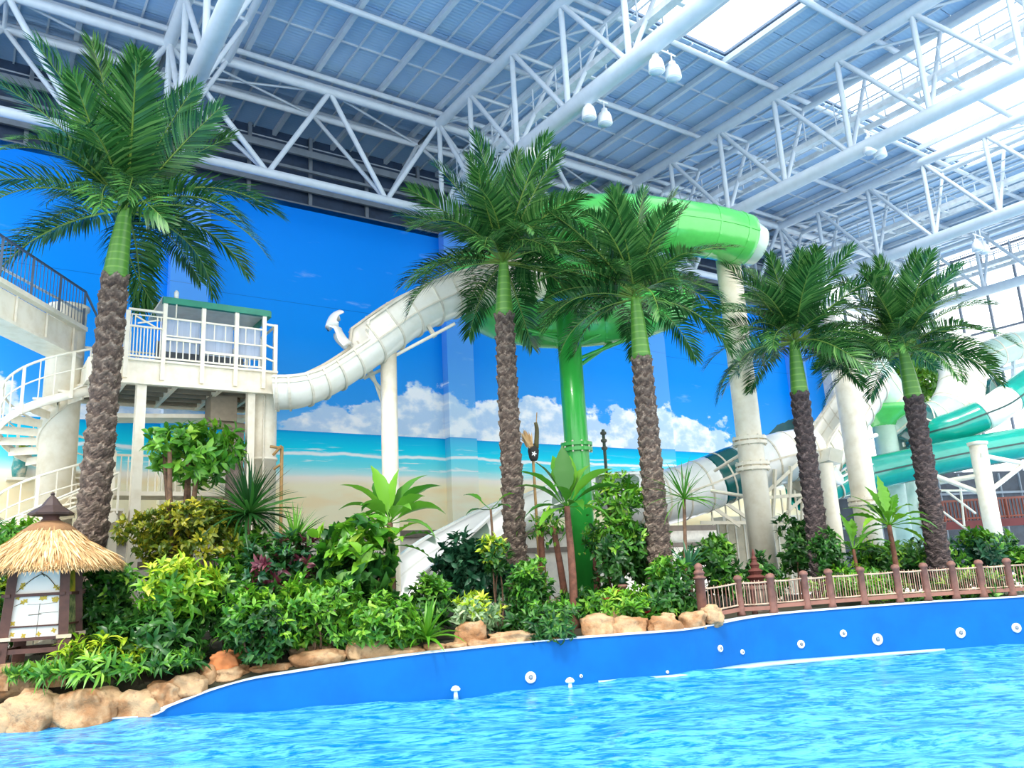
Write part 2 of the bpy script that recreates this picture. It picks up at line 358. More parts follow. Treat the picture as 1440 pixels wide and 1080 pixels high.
# glass end wall ----------------------------------------------------
mull = pbr('grey_mullion', srgb(110, 120, 135), 0.5)
gw = thing('wall_end', 'glazed end wall of large panes behind the teal tube slides', None, (XE, 18, 0.8), kind='structure')
ysx = np.arange(2.6, 27.6, 1.75); zs = np.arange(2.6, 20.4, 2.5)
for a, b in zip(ysx[:-1], ysx[1:]):
    for c, d in zip(zs[:-1], zs[1:]): box('pane', (XE, (a+b)/2, (c+d)/2), (0.03, b-a-0.1, d-c-0.1), pane_m, gw)
for a in ysx: beam('mullion', (XE, a, 0.8), (XE, a, 20.2), 0.12, 0.16, mull, gw)
for c in zs: beam('transom', (XE, 2.6, c), (XE, 27, c), 0.14, 0.12, mull, gw)
for c in (2.6, 10.0, 18.0, 25.0): rod('wind_post', (XE-0.9, c, 0.8), (XE-0.9, c, 20.5), 0.18, pipe, gw, 12)
g2 = thing('wall_side', 'glazed bay beside the white pier at the mural end', None, (46, YW, 0.8), kind='structure')
for a in np.arange(42.6, 50.6, 2.0):
    for c, d in zip(zs[:-1], zs[1:]): box('pane', (a+1, YW, (c+d)/2), (1.9, 0.03, d-c-0.1), pane_m, g2)
    beam('mullion', (a, YW, 0.8), (a, YW, 20.2), 0.12, 0.16, mull, g2)
for c in zs: beam('transom', (42.6, YW, c), (XE, YW, c), 0.14, 0.12, mull, g2)
# pool -------------------------------------------------------------
WX = [150, 215, 235, 260, 300, 350, 410, 500, 600, 640, 720, 800, 880, 960, 1000, 1050, 1100, 1180, 1260, 1350, 1440, 1540, 1680]
WB = [1016, 1011, 1008, 1005, 1001, 998, 994, 988, 980, 977, 969, 962, 956, 949, 943, 935, 930, 924, 918, 912, 907, 902, 896]
WT = [1012, 1006, 995, 985, 970, 956, 946, 932, 919, 915, 906, 899, 893, 887, 881, 871, 864, 857, 851, 845, 840, 833, 825]
wb = []; wt = []
for a, b, c in zip(WX, WB, WT):
    p = onz(a, b, 0.0); r = ray(a, c); q = math.hypot(p[0], p[1])/math.hypot(r[0], r[1]); wb.append(p); wt.append(CAM[2]+q*r[2])
wall_xy = spline(np.c_[np.array(wb)[:, :2], np.maximum(wt, 0.04)], 150)
blue = pbr('blue_pool_paint', srgb(0, 102, 174), 0.5, var=0.05, scale=0.8, col2=srgb(0, 92, 166), spec=0.2)
tt = np.gradient(wall_xy[:, :2], axis=0); tt /= np.linalg.norm(tt, axis=1)[:, None]; nn = np.c_[-tt[:, 1], tt[:, 0]]      # towards the planting
if nn[60] @ np.array([0, 1]) < 0: nn = -nn
V = []; F_ = []
for i, (xx, yy, zz) in enumerate(wall_xy):
    bx_, by_ = xx+nn[i, 0]*0.3, yy+nn[i, 1]*0.3
    V += [(xx, yy, -1.2), (xx, yy, zz), (bx_, by_, zz), (bx_, by_, -1.2)]
for i in range(len(wall_xy)-1):
    for j in range(4): a = i*4+j; b = i*4+(j+1) % 4; F_.append((a, a+4, b+4, b))
pw = tag(obj('wall_pool', mesh('wall_pool', V, F_, False), blue), 'curved bright blue pool wall', kind='structure')
coping = pbr('white_coping', srgb(206, 220, 232), 0.5)
cpath = np.c_[wall_xy[:, 0]+nn[:, 0]*0.14, wall_xy[:, 1]+nn[:, 1]*0.14, wall_xy[:, 2]+0.02]
obj('coping', sweep(cpath, [(-.17, -.02), (.17, -.02), (.17, .002), (-.17, .002)], caps=True, smooth=False), coping, pw)
ia, ib = 78, 128                                            # pale ledge at the water line
lp = np.c_[wall_xy[ia:ib, :2]-nn[ia:ib]*0.02, np.full(ib-ia, 0.0)]
sgn = 1.0 if np.cross(np.r_[lp[1][:2]-lp[0][:2], 0], [0, 0, 1.0])[:2] @ nn[ia] < 0 else -1.0
obj('foam_ledge', sweep(lp, lambda t: [(0, -.04), (sgn*(.03+.26*math.sin(math.pi*t)**1.3), -.04), (sgn*(.03+.24*math.sin(math.pi*t)**1.3), .015), (0, .03)], caps=True), pbr('pale_foam_ledge', srgb(176, 222, 246), 0.5), pw)
# water
n = NT('pool_water'); p = n.pos(); x, y, z = n.xyz(p)
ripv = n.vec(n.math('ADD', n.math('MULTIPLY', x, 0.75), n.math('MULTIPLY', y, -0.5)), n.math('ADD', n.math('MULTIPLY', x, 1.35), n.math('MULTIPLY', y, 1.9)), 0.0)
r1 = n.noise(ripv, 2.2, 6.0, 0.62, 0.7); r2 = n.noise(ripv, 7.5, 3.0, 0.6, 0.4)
cau = n.step(n.math('ADD', r1, n.math('MULTIPLY', r2, 0.45)), 0.58, 0.86)  # caustic light and ripple highlights painted into the water colour
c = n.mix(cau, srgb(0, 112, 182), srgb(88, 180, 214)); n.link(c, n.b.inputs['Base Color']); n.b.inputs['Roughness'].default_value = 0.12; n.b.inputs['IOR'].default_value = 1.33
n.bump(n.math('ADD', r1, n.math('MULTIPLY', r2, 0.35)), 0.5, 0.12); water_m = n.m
gx, gy = np.meshgrid(np.linspace(-22, 48, 420), np.linspace(-4, 22, 200), indexing='ij')
gz = np.zeros_like(gx)
for k in range(26):
    a = 0.95 + rng.normal(0, 0.45); kk = rng.uniform(1.2, 7.0); ph = rng.uniform(0, 6.3); gz += 0.028/kk**0.9*np.sin(kk*(gx*math.cos(a)+gy*math.sin(a))+ph+0.6*np.sin(0.6*gx+ph))
idx = np.arange(gx.size).reshape(gx.shape)
q = np.stack([idx[:-1, :-1], idx[1:, :-1], idx[1:, 1:], idx[:-1, 1:]], -1).reshape(-1, 4)
me = mesh('pool_water', np.stack([gx, gy, gz-0.03], -1).reshape(-1, 3), q, True)
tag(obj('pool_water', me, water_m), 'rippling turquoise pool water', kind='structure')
# ground behind the wall
soil = pbr('dark_planting_soil', srgb(60, 52, 38), 0.95, var=0.3, scale=2.0, bump=0.5, bscale=8.0, col2=srgb(38, 48, 26))
lft = [onz(a, b, 0.0) for a, b in ((-420, 1062), (-250, 1048), (-100, 1040), (0, 1032), (80, 1026), (150, 1018))]
edge = [(p[0], p[1]+0.75, -0.12) for p in lft]
edge += [(wall_xy[i, 0]+nn[i, 0]*0.2, wall_xy[i, 1]+nn[i, 1]*0.2, max(0.03, wall_xy[i, 2]-0.06)) for i in range(8, 150, 3)]
E1 = np.array(edge)
dirv = np.array([0.0, 1.0])
V = []; F_ = []
offs = [(0, 0.0), (0.9, 0.5), (2.0, 0.95), (4.0, 1.0)]
for ex, ey, ez in E1:
    for o_, k in offs: V.append((ex-0.15*o_, ey+o_, ez+(max(ez, 0.95)-ez)*k))
    V.append((ex-0.4, 33.0, 0.95))
m_ = len(offs)+1
for i in range(len(E1)-1):
    for j in range(m_-1): a = i*m_+j; F_.append((a, a+m_, a+m_+1, a+1))
tag(obj('floor', mesh('floor', V, F_, True), soil), 'planted ground behind the pool wall', kind='structure')
# ================================================================== slides and their columns
def ringpart(c, t, s, u, r0, r1, w, m, parent, name='flange_ring', half=False):
    n = 24; V = []; F_ = []
    for k in range(n):
        a = 2*math.pi*k/n; d = math.cos(a)*s+math.sin(a)*u
        for rr, ww in ((r0, -w), (r1, -w), (r1, w), (r0, w)): V.append(c+d*rr+t*ww)
    for k in range(n):
        for j in range(4): a = k*4+j; b = k*4+(j+1) % 4; c2 = ((k+1) % n)*4; F_.append((a, c2+j, c2+(j+1) % 4, b))
    return obj(name, mesh('ring', V, F_), m, parent)
def tube_slide(root, pts, r, mats, rings, n=90, ring_m=None, seam=True, seam_m=None, bands=None, ring_w=0.035, ring_h=0.07):
    """mats: list of (fraction end, material); each colour is a shell section of its own"""
    c = spline(pts, n); t, s, u = frames(c); a = 0
    R = (lambda f: r(f)) if callable(r) else (lambda f: r)
    for end, m in mats:
        b = min(n-1, int(round(end*(n-1))))
        f0, f1 = a/(n-1), b/(n-1)
        me = sweep(c[a:b+1], lambda q: circ(R(f0+(f1-f0)*q), 28)) if b-a > 1 else None
        if me:
            o = obj('tube_section', me, m, root); md = o.modifiers.new('shell', 'SOLIDIFY'); md.thickness = 0.05; md.offset = -1
        a = b
    for k in range(rings):
        f = (k+0.5)/rings; i = int(f*(n-1)); ringpart(c[i], t[i], s[i], u[i], R(f)-0.02, R(f)+ring_h, ring_w, ring_m, root)
    if seam:
        for sg in (1, -1):
            cc = c + s*sg*np.array([R(i/(n-1)) for i in range(n)])[:, None]
            obj('seam_flange', sweep(cc, [(-.05, -.035), (.07, -.035), (.07, .035), (-.05, .035)] if sg > 0 else [(-.07, -.035), (.05, -.035), (.05, .035), (-.07, .035)], caps=True, smooth=False), seam_m or ring_m, root)
    return c, t, s, u
def flume(root, pts, r, wallh, m, ribs, n=80, rim_m=None, name='trough', thick=0.05, flat=0.0):
    """open trough: half-round bottom, upright sides of height wallh(t)"""
    c = spline(pts, n); t, s, u = frames(c)
    def prof(f):
        hl, hr = wallh(f); a = np.linspace(math.pi, 2*math.pi, 15)
        return np.vstack([[(-r-flat, hl)], np.c_[np.cos(a)*r+np.sign(np.cos(a))*flat, np.sin(a)*r], [(r+flat, hr)]])
    o = obj(name, sweep(c, prof, closed=False), m, root); md = o.modifiers.new('shell', 'SOLIDIFY'); md.thickness = thick; md.offset = 0
    rm = rim_m or m
    for sg, k in ((-1, 0), (1, 1)):
        cc = np.array([c[i]+s[i]*sg*(r+flat)+u[i]*wallh(i/(n-1))[k] for i in range(n)])
        obj('rim', sweep(cc, [(-.07, -.03), (.07, -.03), (.07, .04), (-.07, .04)], caps=True, smooth=False), rm, root)
        cc = np.array([c[i]+s[i]*sg*(r+flat+.02) for i in range(n)])
        obj('seam_flange', sweep(cc, [(-.05, -.025), (.05, -.025), (.05, .025), (-.05, .025)], caps=True, smooth=False), rm, root)
    for k in range(ribs):
        f = (k+0.5)/ribs; i = int(f*(n-1)); pr = prof(f); ce = np.array([0, 0.0]); V = []; F_ = []
        for q in pr:
            d = q.copy(); L = np.linalg.norm(d) or 1; d = d/L
            if q is pr[0] or q is pr[-1]: d = np.array([np.sign(q[0]), 0.0])
            for rr, ww in ((-.03, -.03), (.075, -.03), (.075, .03), (-.03, .03)):
                qq = q+d*rr; V.append(c[i]+s[i]*qq[0]+u[i]*qq[1]+t[i]*ww)
        for a in range(len(pr)-1):
            for j in range(4): F_.append((a*4+j, a*4+(j+1) % 4, (a+1)*4+(j+1) % 4, (a+1)*4+j))
        obj('rib', mesh('rib', V, F_), joint_mat, root)
    return c, t, s, u
def column(name, label, px, ytop, d, r, m, group, collars=(), cap=None, z0=0.85, ztop=None):
    tp = P(px, ytop, d); z1 = tp[2] if ztop is None else ztop
    t = thing(name, label, 'column', (tp[0], tp[1], z0), group)
    obj('shaft', lathe([(r, 0), (r, z1-z0)], 32, (tp[0], tp[1], z0)), m, t)
    obj('base_plate', lathe([(r*1.6, 0), (r*1.6, .08), (r*1.1, .1), (r*1.05, .25)], 24, (tp[0], tp[1], z0)), m, t)
    for py in collars:
        z = z0; 
        for f in np.linspace(0, 1, 200):
            zz = z0+(z1-z0)*f; q = np.array([tp[0], tp[1], zz])-CAM; yy = 540-FP*(q@UP)/(q@FWD)
            if yy <= py: z = zz; break
        co_ = obj('collar', lathe([(r, -.14), (r*1.32, -.13), (r*1.32, -.03), (r*1.02, -.02), (r*1.02, .02), (r*1.32, .03), (r*1.32, .13), (r, .14)], 32, (tp[0], tp[1], z), smooth=False), m, t)
        for k in range(10):
            a = k*math.pi/5; rod('bolt', (tp[0]+r*1.2*math.cos(a), tp[1]+r*1.2*math.sin(a), z-.17), (tp[0]+r*1.2*math.cos(a), tp[1]+r*1.2*math.sin(a), z+.17), 0.03, joint_mat, co_, 6)
    if cap: obj('cap', lathe([(r*1.15, -.12), (r*1.2, 0), (r*0.2, .06)], 28, (tp[0], tp[1], z1)), m, t)
    return t, np.array([tp[0], tp[1], z1])
# ---- green spiral slide
G = [(1046, 338, 27.6), (1000, 326, 27.2), (930, 316, 26.8), (860, 310, 27.0), (780, 318, 27.6), (715, 345, 28.6), (676, 378, 29.2), (664, 410, 28.8), (690, 440, 27.6), (750, 456, 26.4), (830, 454, 25.8), (905, 442, 26.2), (945, 424, 27.4), (930, 402, 28.6), (870, 386, 29.2), (810, 384, 29.0), (762, 392, 28.2)]
gp = [P(*q) for q in G]
g = thing('green_spiral_slide', 'glossy green spiral tube slide with ring flanges', 'water slide', (gp[9][0], gp[9][1], 0.9))
c, t_, s_, u_ = tube_slide(g, gp, lambda f: 0.86 if f < 0.35 else 0.86-0.14*min(1, (f-0.35)/0.2), [(1.0, green_grp)], 21, 150, green_grp)
# top box and white end
w0 = P(1052, 340, 27.7)
obj('end_funnel', sweep(spline([P(1040, 337, 27.6), P(1052, 342, 27.7), P(1062, 346, 27.8)], 8), lambda f: circ(0.84-0.12*f, 20)), pale_grp, g)
beam('end_bracket', P(1028, 358, 27.6), P(1056, 348, 27.9), 0.5, 0.35, joint_mat, g)
beam('end_bracket', P(1000, 352, 27.4), P(1040, 352, 27.7), 0.25, 0.2, cream, g)
gc, gtop = column('green_column', 'thick green steel column under the spiral slide', 797, 430, 24.8, 0.36, green_col, None, (630,), z0=0.85)
for a, b in (((800, 470), (720, 470)), ((800, 490), (880, 455)), ((800, 510), (900, 470)), ((800, 480), (700, 452)), ((800, 525), (860, 482))):
    rod('brace_arm', P(a[0], a[1], 24.8), P(b[0], b[1], 25.6), 0.06, green_col, gc, 8)
# ---- ivory flume from platform to spiral
Wp = [(384, 545, 22.6), (420, 542, 22.8), (465, 522, 23.4), (520, 486, 24.2), (580, 444, 25.2), (640, 418, 26.2), (700, 404, 27.0), (757, 396, 27.6)]
wpts = [P(*q) for q in Wp]
wsl = thing('ivory_flume', 'ivory open flume curving from the platform up to the spiral', 'water slide', (wpts[3][0], wpts[3][1], 0.9))
def wh(f): k = 0.30+0.45*min(1, max(0, (f-0.40)/0.04)); return (k, k-0.12 if f > 0.42 else 0.16)
cw, tw, sw, uw = flume(wsl, wpts, 0.62, wh, cream_grp, 15, 110, joint_mat)
# curled lip of the flume's splash wall
o = obj('curled_lip', sweep(spline([P(486, 492, 24.3), P(476, 480, 24.35), P(469, 464, 24.4), P(472, 450, 24.5), P(481, 444, 24.6)], 24), lambda f: np.c_[np.linspace(-.42, .42, 11), (.3-.1*f)*np.cos(np.linspace(-1.5, 1.5, 11))], closed=False), white_grp, wsl); md = o.modifiers.new('s', 'SOLIDIFY'); md.thickness = .05
wcol, wtop = column('flume_column', 'slim ivory column propping the curved flume', 546, 487, 24.6, 0.25, cream, None, ())
for a, b in (((546, 590), (520, 515)), ((546, 560), (512, 518)), ((546, 505), (640, 455)), ((546, 515), (512, 532))): rod('prop', P(a[0], a[1], 24.6), P(b[0], b[1], 24.8), 0.055, cream, wcol)
beam('saddle', P(528, 488, 24.3), P(572, 470, 24.9), 0.2, 0.16, cream, wcol)
beam('saddle', P(590, 440, 25.0), P(612, 474, 25.0), 0.1, 0.12, joint_mat, wcol)
# ---- big white columns
grp = 'white slide columns'
c1, c1t = column('slide_column', 'tall white column holding the green slide end', 1022, 352, 28.0, 0.42, cream, grp, (622, 658), True)
for a, b in (((1040, 640), (1005, 662)), ((1060, 700), (1000, 690))): rod('arm', P(a[0], a[1], 26.6), P(b[0], b[1], 27.5), 0.06, cream, c1)
c2, c2t = column('slide_column', 'thick white column between the two dark-trunked palms', 1186, 505, 29.5, 0.43, cream, grp, (706,), True)
for a, b in (((1196, 560), (1240, 545)), ((1196, 540), (1232, 520)), ((1205, 620), (1232, 612))): rod('arm', P(a[0], a[1], 29.0), P(b[0], b[1], 30.5), 0.09, cream, c2)
c3, c3t = column('slide_column', 'slender white column under the stepped flume panels', 1160, 652, 28.0, 0.27, cream, grp, ())
c4, c4t = column('slide_column', 'pale green column under a green saddle', 1240, 582, 37.0, 0.5, pale_grp, grp, (), None)
obj('saddle', lathe([(1.5, 0.25), (1.3, 0.0), (0.6, -.4), (0.5, -.6)], 20, c4t), green_grp, c4)
c5, c5t = column('slide_column', 'pale column beside the green-saddled one', 1262, 610, 39.0, 0.5, pale_grp, grp, ())
c6, c6t = column('slide_column', 'short capped white column carrying the teal tube braces', 1374, 622, 32.0, 0.32, cream, grp, (), True)
for a, b in (((1378, 640), (1450, 654)), ((1386, 695), (1450, 645)), ((1384, 695), (1312, 668)), ((1382, 668), (1322, 678))): rod('strut', P(a[0], a[1], 31.6), P(b[0], b[1], 32.6), 0.1, cream, c6)
c7, c7t = column('slide_column', 'thin pale column standing behind the ivory bend', 1362, 570, 40.0, 0.28, pale_grp, grp, ())
# ---- white run-out slide with dark band
Rp = [(1205, 575, 33.0), (1176, 612, 32.2), (1140, 636, 31.4), (1095, 645, 30.9), (1040, 662, 30.4), (985, 684, 29.9), (930, 700, 29.3), (870, 702, 28.6)]
rp = [P(*q) for q in Rp]
ro = thing('white_tube_slide', 'white tube slide with one dark green band, dropping to the run-out', 'water slide', (rp[4][0], rp[4][1], 0.9))
tube_slide(ro, rp[2:], 0.95, [(0.42, white_grp), (0.54, dteal_grp), (1.0, white_grp)], 9, 80, joint_mat)
pf = thing('panel_flume', 'steep ivory flume of stepped panels above the white tube', 'water slide', (rp[0][0], rp[0][1], 0.9))
flume(pf, [P(1222, 540, 34.5), P(1200, 575, 33.6), P(1176, 612, 32.6), P(1148, 652, 31.4), P(1140, 690, 30.6)], 0.85, lambda f: (0.75, 0.55), cream_grp, 9, 60, joint_mat)
beam('end_tray', P(1160, 640, 30.0), P(1178, 645, 30.0), 0.8, 0.5, cream_grp, pf)
# wide run-out
n = NT('white_run_out'); p = n.pos(); pat = n.noise(n.vec(n.xyz(p)[0], n.math('MULTIPLY', n.xyz(p)[1], 1.2), n.xyz(p)[2]), 0.55, 2.0, 0.5, 0.5)
sel = n.step(pat, 0.52, 0.535)
n.link(n.mix(sel, srgb(250, 250, 248), srgb(120, 140, 125)), n.b.inputs['Base Color']); n.b.inputs['Roughness'].default_value = 0.25; runm = n.m
ru = thing('wide_run_out_slide', 'wide white run-out slide with grey-green leaf pattern', 'water slide', gd(700, 23.5))
flume(ru, [P(872, 692, 27.6), P(800, 700, 26.6), P(730, 722, 25.4), P(660, 763, 24.0), P(600, 812, 22.4), P(560, 850, 21.4)], 0.5, lambda f: (0.5+0.3*f, 0.35+0.2*f), runm, 0, 50, white_grp, flat=0.7)
for q in (640, 730, 810): pp = P(q, 790, 23.8); rod('prop', (pp[0], pp[1], 0.9), (pp[0], pp[1], 2.6), 0.1, cream, ru)
_c = P(590, 834, 21.0); _M = Matrix.Translation(Vector(_c)) @ Vector(tuple(CAM-_c)).to_track_quat('Z', 'Y').to_matrix().to_4x4()
obj('printed_badge', lathe([(.13, -.02), (.13, .02), (.01, .025)], 20), white_grp, ru, _M)
obj('badge_swirl', sweep(np.array([[.07*math.cos(a)*(1-a/9), .07*math.sin(a)*(1-a/9), .03] for a in np.linspace(0.3, 5.2, 24)]), circ(.014, 6), caps=True, up=(0, 0, 1.0)), pbr('badge_blue', srgb(40, 90, 180), .5), ru, _M)
# ---- right-hand cluster
Bp = [(1205, 500, 38.0), (1228, 535, 38.0), (1258, 572, 38.0), (1296, 597, 37.8), (1330, 586, 37.8), (1350, 552, 38.2), (1352, 515, 39.0), (1340, 490, 40.0)]
b_ = thing('pale_bend_slide', 'pale ivory-green tube slide dipping in a U bend with a dark teal joint', 'water slide', gd(1296, 37))
tube_slide(b_, [P(*q) for q in Bp], 0.98, [(0.36, pale_grp), (0.47, dteal_grp), (0.62, pale_grp), (1.0, cream_grp)], 10, 90, joint_mat)
for a, b in (((1270, 625), (1340, 622)), ((1300, 630), (1360, 600)), ((1310, 640), (1350, 610))): beam('cradle', P(a[0], a[1], 38), P(b[0], b[1], 38), 0.14, 0.2, cream, b_)
T1 = [(1120, 695, 33.0), (1165, 680, 33.5), (1215, 668, 34.0), (1270, 656, 34.5), (1330, 643, 35.0), (1390, 632, 35.5), (1450, 622, 36.0), (1520, 614, 36.6)]
t1 = thing('teal_tube_slide', 'long straight teal tube slide with black seams', 'water slide', gd(1300, 34.5))
tube_slide(t1, [P(*q) for q in T1], 0.66, [(1.0, teal_grp)], 15, 80, seam_m=seam_mat, ring_m=seam_mat, ring_h=0.045)
T2 = [(1292, 628, 38.0), (1316, 610, 37.0), (1350, 598, 36.6), (1390, 580, 36.4), (1420, 560, 36.8), (1450, 538, 37.4), (1490, 512, 38)]
t2 = thing('teal_tube_slide', 'teal tube slide with a white middle section, climbing behind the straight one', 'water slide', gd(1380, 36.5))
tube_slide(t2, [P(*q) for q in T2], 0.66, [(0.08, dteal_grp), (0.46, teal_grp), (0.64, white_grp), (1.0, teal_grp)], 12, 80, seam_m=seam_mat, ring_m=seam_mat, ring_h=0.045)
T3 = [(1395, 600, 41), (1370, 575, 41.5), (1345, 565, 42), (1395, 560, 42), (1410, 575, 41)]
t3 = thing('pale_tube_end', 'pale green tube mouth turning behind the teal climb', 'water slide', gd(1380, 41))
tube_slide(t3, [P(1352, 570, 41.5), P(1372, 566, 41.2), P(1392, 560, 40.8), P(1404, 558, 40.5)], 0.95, [(0.8, pale_grp), (1.0, dteal_grp)], 3, 20, joint_mat)
t4 = thing('grey_tube_slide', 'grey-white tube slide crossing high before the glass wall', 'water slide', gd(1400, 44))
tube_slide(t4, [P(1378, 508, 44), P(1400, 496, 44), P(1430, 486, 44.2), (P(1480, 480, 44.5))], 0.75, [(1.0, pale_grp)], 4, 24, joint_mat)
for a, b in (((1385, 525), (1450, 510)), ((1395, 520), (1395, 560)), ((1425, 500), (1425, 548))): beam('frame', P(a[0], a[1], 44), P(b[0], b[1], 44), 0.12, 0.2, steel, t4)
t5 = thing('low_teal_flume', 'low teal flume with a white disc end beside the slender column', 'water slide', gd(1150, 31))
flume(t5, [P(1128, 700, 31.0), P(1160, 690, 31.0), P(1190, 672, 31.2), P(1215, 655, 31.5)], 0.5, lambda f: (0.2, 0.2), teal_grp, 3, 24, white_grp)
obj('disc', lathe([(0.05, -.05), (0.42, -.04), (0.42, .04), (0.05, .05)], 24), white_grp, t5, Matrix.Translation(Vector(P(1174, 668, 30.2))) @ Matrix.Rotation(1.2, 4, 'X'))
# cream frames below the white tube
fr = thing('slide_frame', 'cream lattice stair frame under the white tube slide', 'frame', gd(1080, 28.5))
for a, b in (((1090, 660), (1086, 740)), ((1112, 655), (1108, 740)), ((1130, 650), (1128, 740)), ((1070, 700), (1135, 640)), ((1086, 740), (1140, 690)), ((985, 700), (1040, 740)), ((1010, 700), (1060, 735)), ((985, 735), (1075, 735)), ((1075, 735), (1140, 740)), ((1075, 700), (1140, 695))): beam('lattice_bar', P(a[0], a[1], 29.6), P(b[0], b[1], 29.6), 0.1, 0.12, cream, fr)
for k in range(7): pp = P(1000+k*20, 712, 29.9); beam('slat', (pp[0], pp[1], pp[2]-.7), (pp[0], pp[1], pp[2]+.6), 0.05, 0.05, cream, fr)
# low wall and dark machine house
plant = thing('pump_house', 'low beige machine house beneath the white tube slide', 'building', gd(1040, 31))
ph = gd(1020, 30.5); ph2 = gd(1150, 32.5)
beam('wall_panel', (ph[0], ph[1], 2.3), (ph2[0], ph2[1], 2.3), 0.2, 2.9, pbr('beige_panel', srgb(205, 192, 165), 0.7), plant)
for k in range(12):
    f = k/11; q = ph*(1-f)+ph2*f; d = (CAM-q); d[2] = 0; d /= np.linalg.norm(d); q = q+d*0.13
    beam('panel_rib', (q[0], q[1], 0.95), (q[0], q[1], 3.7), 0.05, 0.08, joint_mat, plant)
beam('roof_edge', (ph[0], ph[1], 3.85), (ph2[0], ph2[1], 3.85), 0.7, 0.2, cream, plant)
darkb = pbr('dark_slate_cladding', srgb(62, 72, 84), 0.6, var=0.2)
db = thing('dark_building', 'dark slate service building behind the teal slides', 'building', gd(1400, 44))
a, b = P(1180, 760, 42.5), P(1560, 760, 46.0)
beam('wall_panel', (a[0], a[1], 3.6), (b[0], b[1], 3.6), 0.3, 5.6, darkb, db)
for k in range(14):
    f = k/13; q = a*(1-f)+b*f; d = CAM-q; d[2] = 0; d /= np.linalg.norm(d); q = q+d*0.2
    beam('cladding_post', (q[0], q[1], 0.9), (q[0], q[1], 6.3), 0.12, 0.12, galv, db)
for zz in (2.2, 3.6, 5.2): q0 = a+(CAM-a)*0.006; q1 = b+(CAM-b)*0.006; beam('cladding_rail', (q0[0], q0[1], zz), (q1[0], q1[1], zz), 0.12, 0.12, galv, db)
# red bridge at the right
red = pbr('red_brown_timber', srgb(150, 82, 66), 0.6, var=0.15); redd = pbr('dark_red_deck', srgb(120, 52, 50), 0.7)
br = thing('red_footbridge', 'red-brown footbridge with close upright balusters', 'bridge', gd(1400, 37))
a, b = P(1300, 742, 37.5), P(1520, 728, 38.5)
beam('deck', a, b, 1.2, 0.35, redd, br)
u3 = np.array([0, 0, 1.0])
beam('top_rail', a+u3*1.15, b+u3*1.15, 0.1, 0.1, red, br); beam('bottom_rail', a+u3*0.3, b+u3*0.3, 0.08, 0.08, red, br)
for k in range(46): q = a+(b-a)*k/45; beam('baluster', q+u3*0.2, q+u3*1.12, 0.05 if k % 6 else 0.12, 0.05 if k % 6 else 0.12, red, br)
for a_, b_ in (((1330, 690), (1372, 722)), ((1320, 715), (1360, 745)), ((1350, 680), (1356, 740)), ((1312, 690), (1390, 690))): rod('handrail', P(a_[0], a_[1], 35), P(b_[0], b_[1], 35), 0.05, cream, br)
# ================================================================== platform, stairs, walkway at the left
dk = pbr('grey_tan_underside', srgb(150, 138, 118), 0.7)  # grey-tan tone for the deck, joists and pump parts
grn_roof = pbr('green_canopy_edge', srgb(30, 140, 110), 0.4)
n = NT('clear_curtain'); tr = n.add('ShaderNodeBsdfTransparent'); df = n.add('ShaderNodeBsdfTranslucent'); df.inputs[0].default_value = (0.82, 0.87, 0.95, 1); d2 = n.add('ShaderNodeBsdfDiffuse'); d2.inputs[0].default_value = (0.80, 0.86, 0.95, 1)
m0 = n.add('ShaderNodeMixShader'); m0.inputs[0].default_value = 0.45; n.link(df.outputs[0], m0.inputs[1]); n.link(d2.outputs[0], m0.inputs[2])
mx = n.add('ShaderNodeMixShader'); fold = n.noise(n.vec(n.math('MULTIPLY', n.xyz(n.pos())[0], 9.0), 0, n.math('MULTIPLY', n.xyz(n.pos())[2], 0.4)), 1.0, 3.0); n.link(n.step(fold, -0.2, 0.6), mx.inputs[0])
n.link(tr.outputs[0], mx.inputs[1]); n.link(m0.outputs[0], mx.inputs[2]); n.link(mx.outputs[0], n.out.inputs[0]); curtain_m = n.m
X0, X1, Y0, Y1, ZP = 2.35, 7.2, 22.8, 25.9, 8.38
pl = thing('launch_platform', 'cream steel launch platform with railings and green-edged canopy', 'platform', (5, 24.3, 0.9))
beam('fascia', (X0, Y0, ZP-.3), (X1, Y0, ZP-.3), 0.12, 0.62, cream, pl); beam('fascia', (X1, Y0, ZP-.3), (X1, Y1, ZP-.3), 0.12, 0.62, cream, pl); beam('fascia', (X0, Y1, ZP-.3), (X1, Y1, ZP-.3), 0.12, 0.62, cream, pl); beam('fascia', (X0, Y0, ZP-.3), (X0, Y1, ZP-.3), 0.12, 0.62, cream, pl)
beam('fascia_lip', (X0, Y0-.1, ZP-.62), (X1+.05, Y0-.1, ZP-.62), 0.2, 0.07, cream, pl); beam('fascia_lip', (X0, Y0-.08, ZP+.02), (X1+.05, Y0-.08, ZP+.02), 0.2, 0.06, cream, pl)
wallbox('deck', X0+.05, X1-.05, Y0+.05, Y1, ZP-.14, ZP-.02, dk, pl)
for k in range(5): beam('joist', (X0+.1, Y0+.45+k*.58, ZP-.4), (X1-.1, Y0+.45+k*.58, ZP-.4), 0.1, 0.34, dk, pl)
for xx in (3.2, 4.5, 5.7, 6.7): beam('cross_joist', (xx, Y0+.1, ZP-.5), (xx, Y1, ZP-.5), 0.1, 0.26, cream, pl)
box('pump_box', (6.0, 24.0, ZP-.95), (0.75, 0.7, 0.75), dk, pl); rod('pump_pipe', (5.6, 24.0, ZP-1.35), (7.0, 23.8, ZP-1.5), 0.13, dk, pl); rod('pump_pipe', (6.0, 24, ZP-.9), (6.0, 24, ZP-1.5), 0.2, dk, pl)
beam('under_tray', (2.6, 24.8, ZP-1.25), (7.0, 24.8, ZP-1.0), 0.9, 0.12, cream, pl)
def xat(px, yy=500): return onY(px, yy, Y0)[0]
rail_h = 1.5
posts = [xat(176), xat(228), xat(283), xat(330), xat(369)]
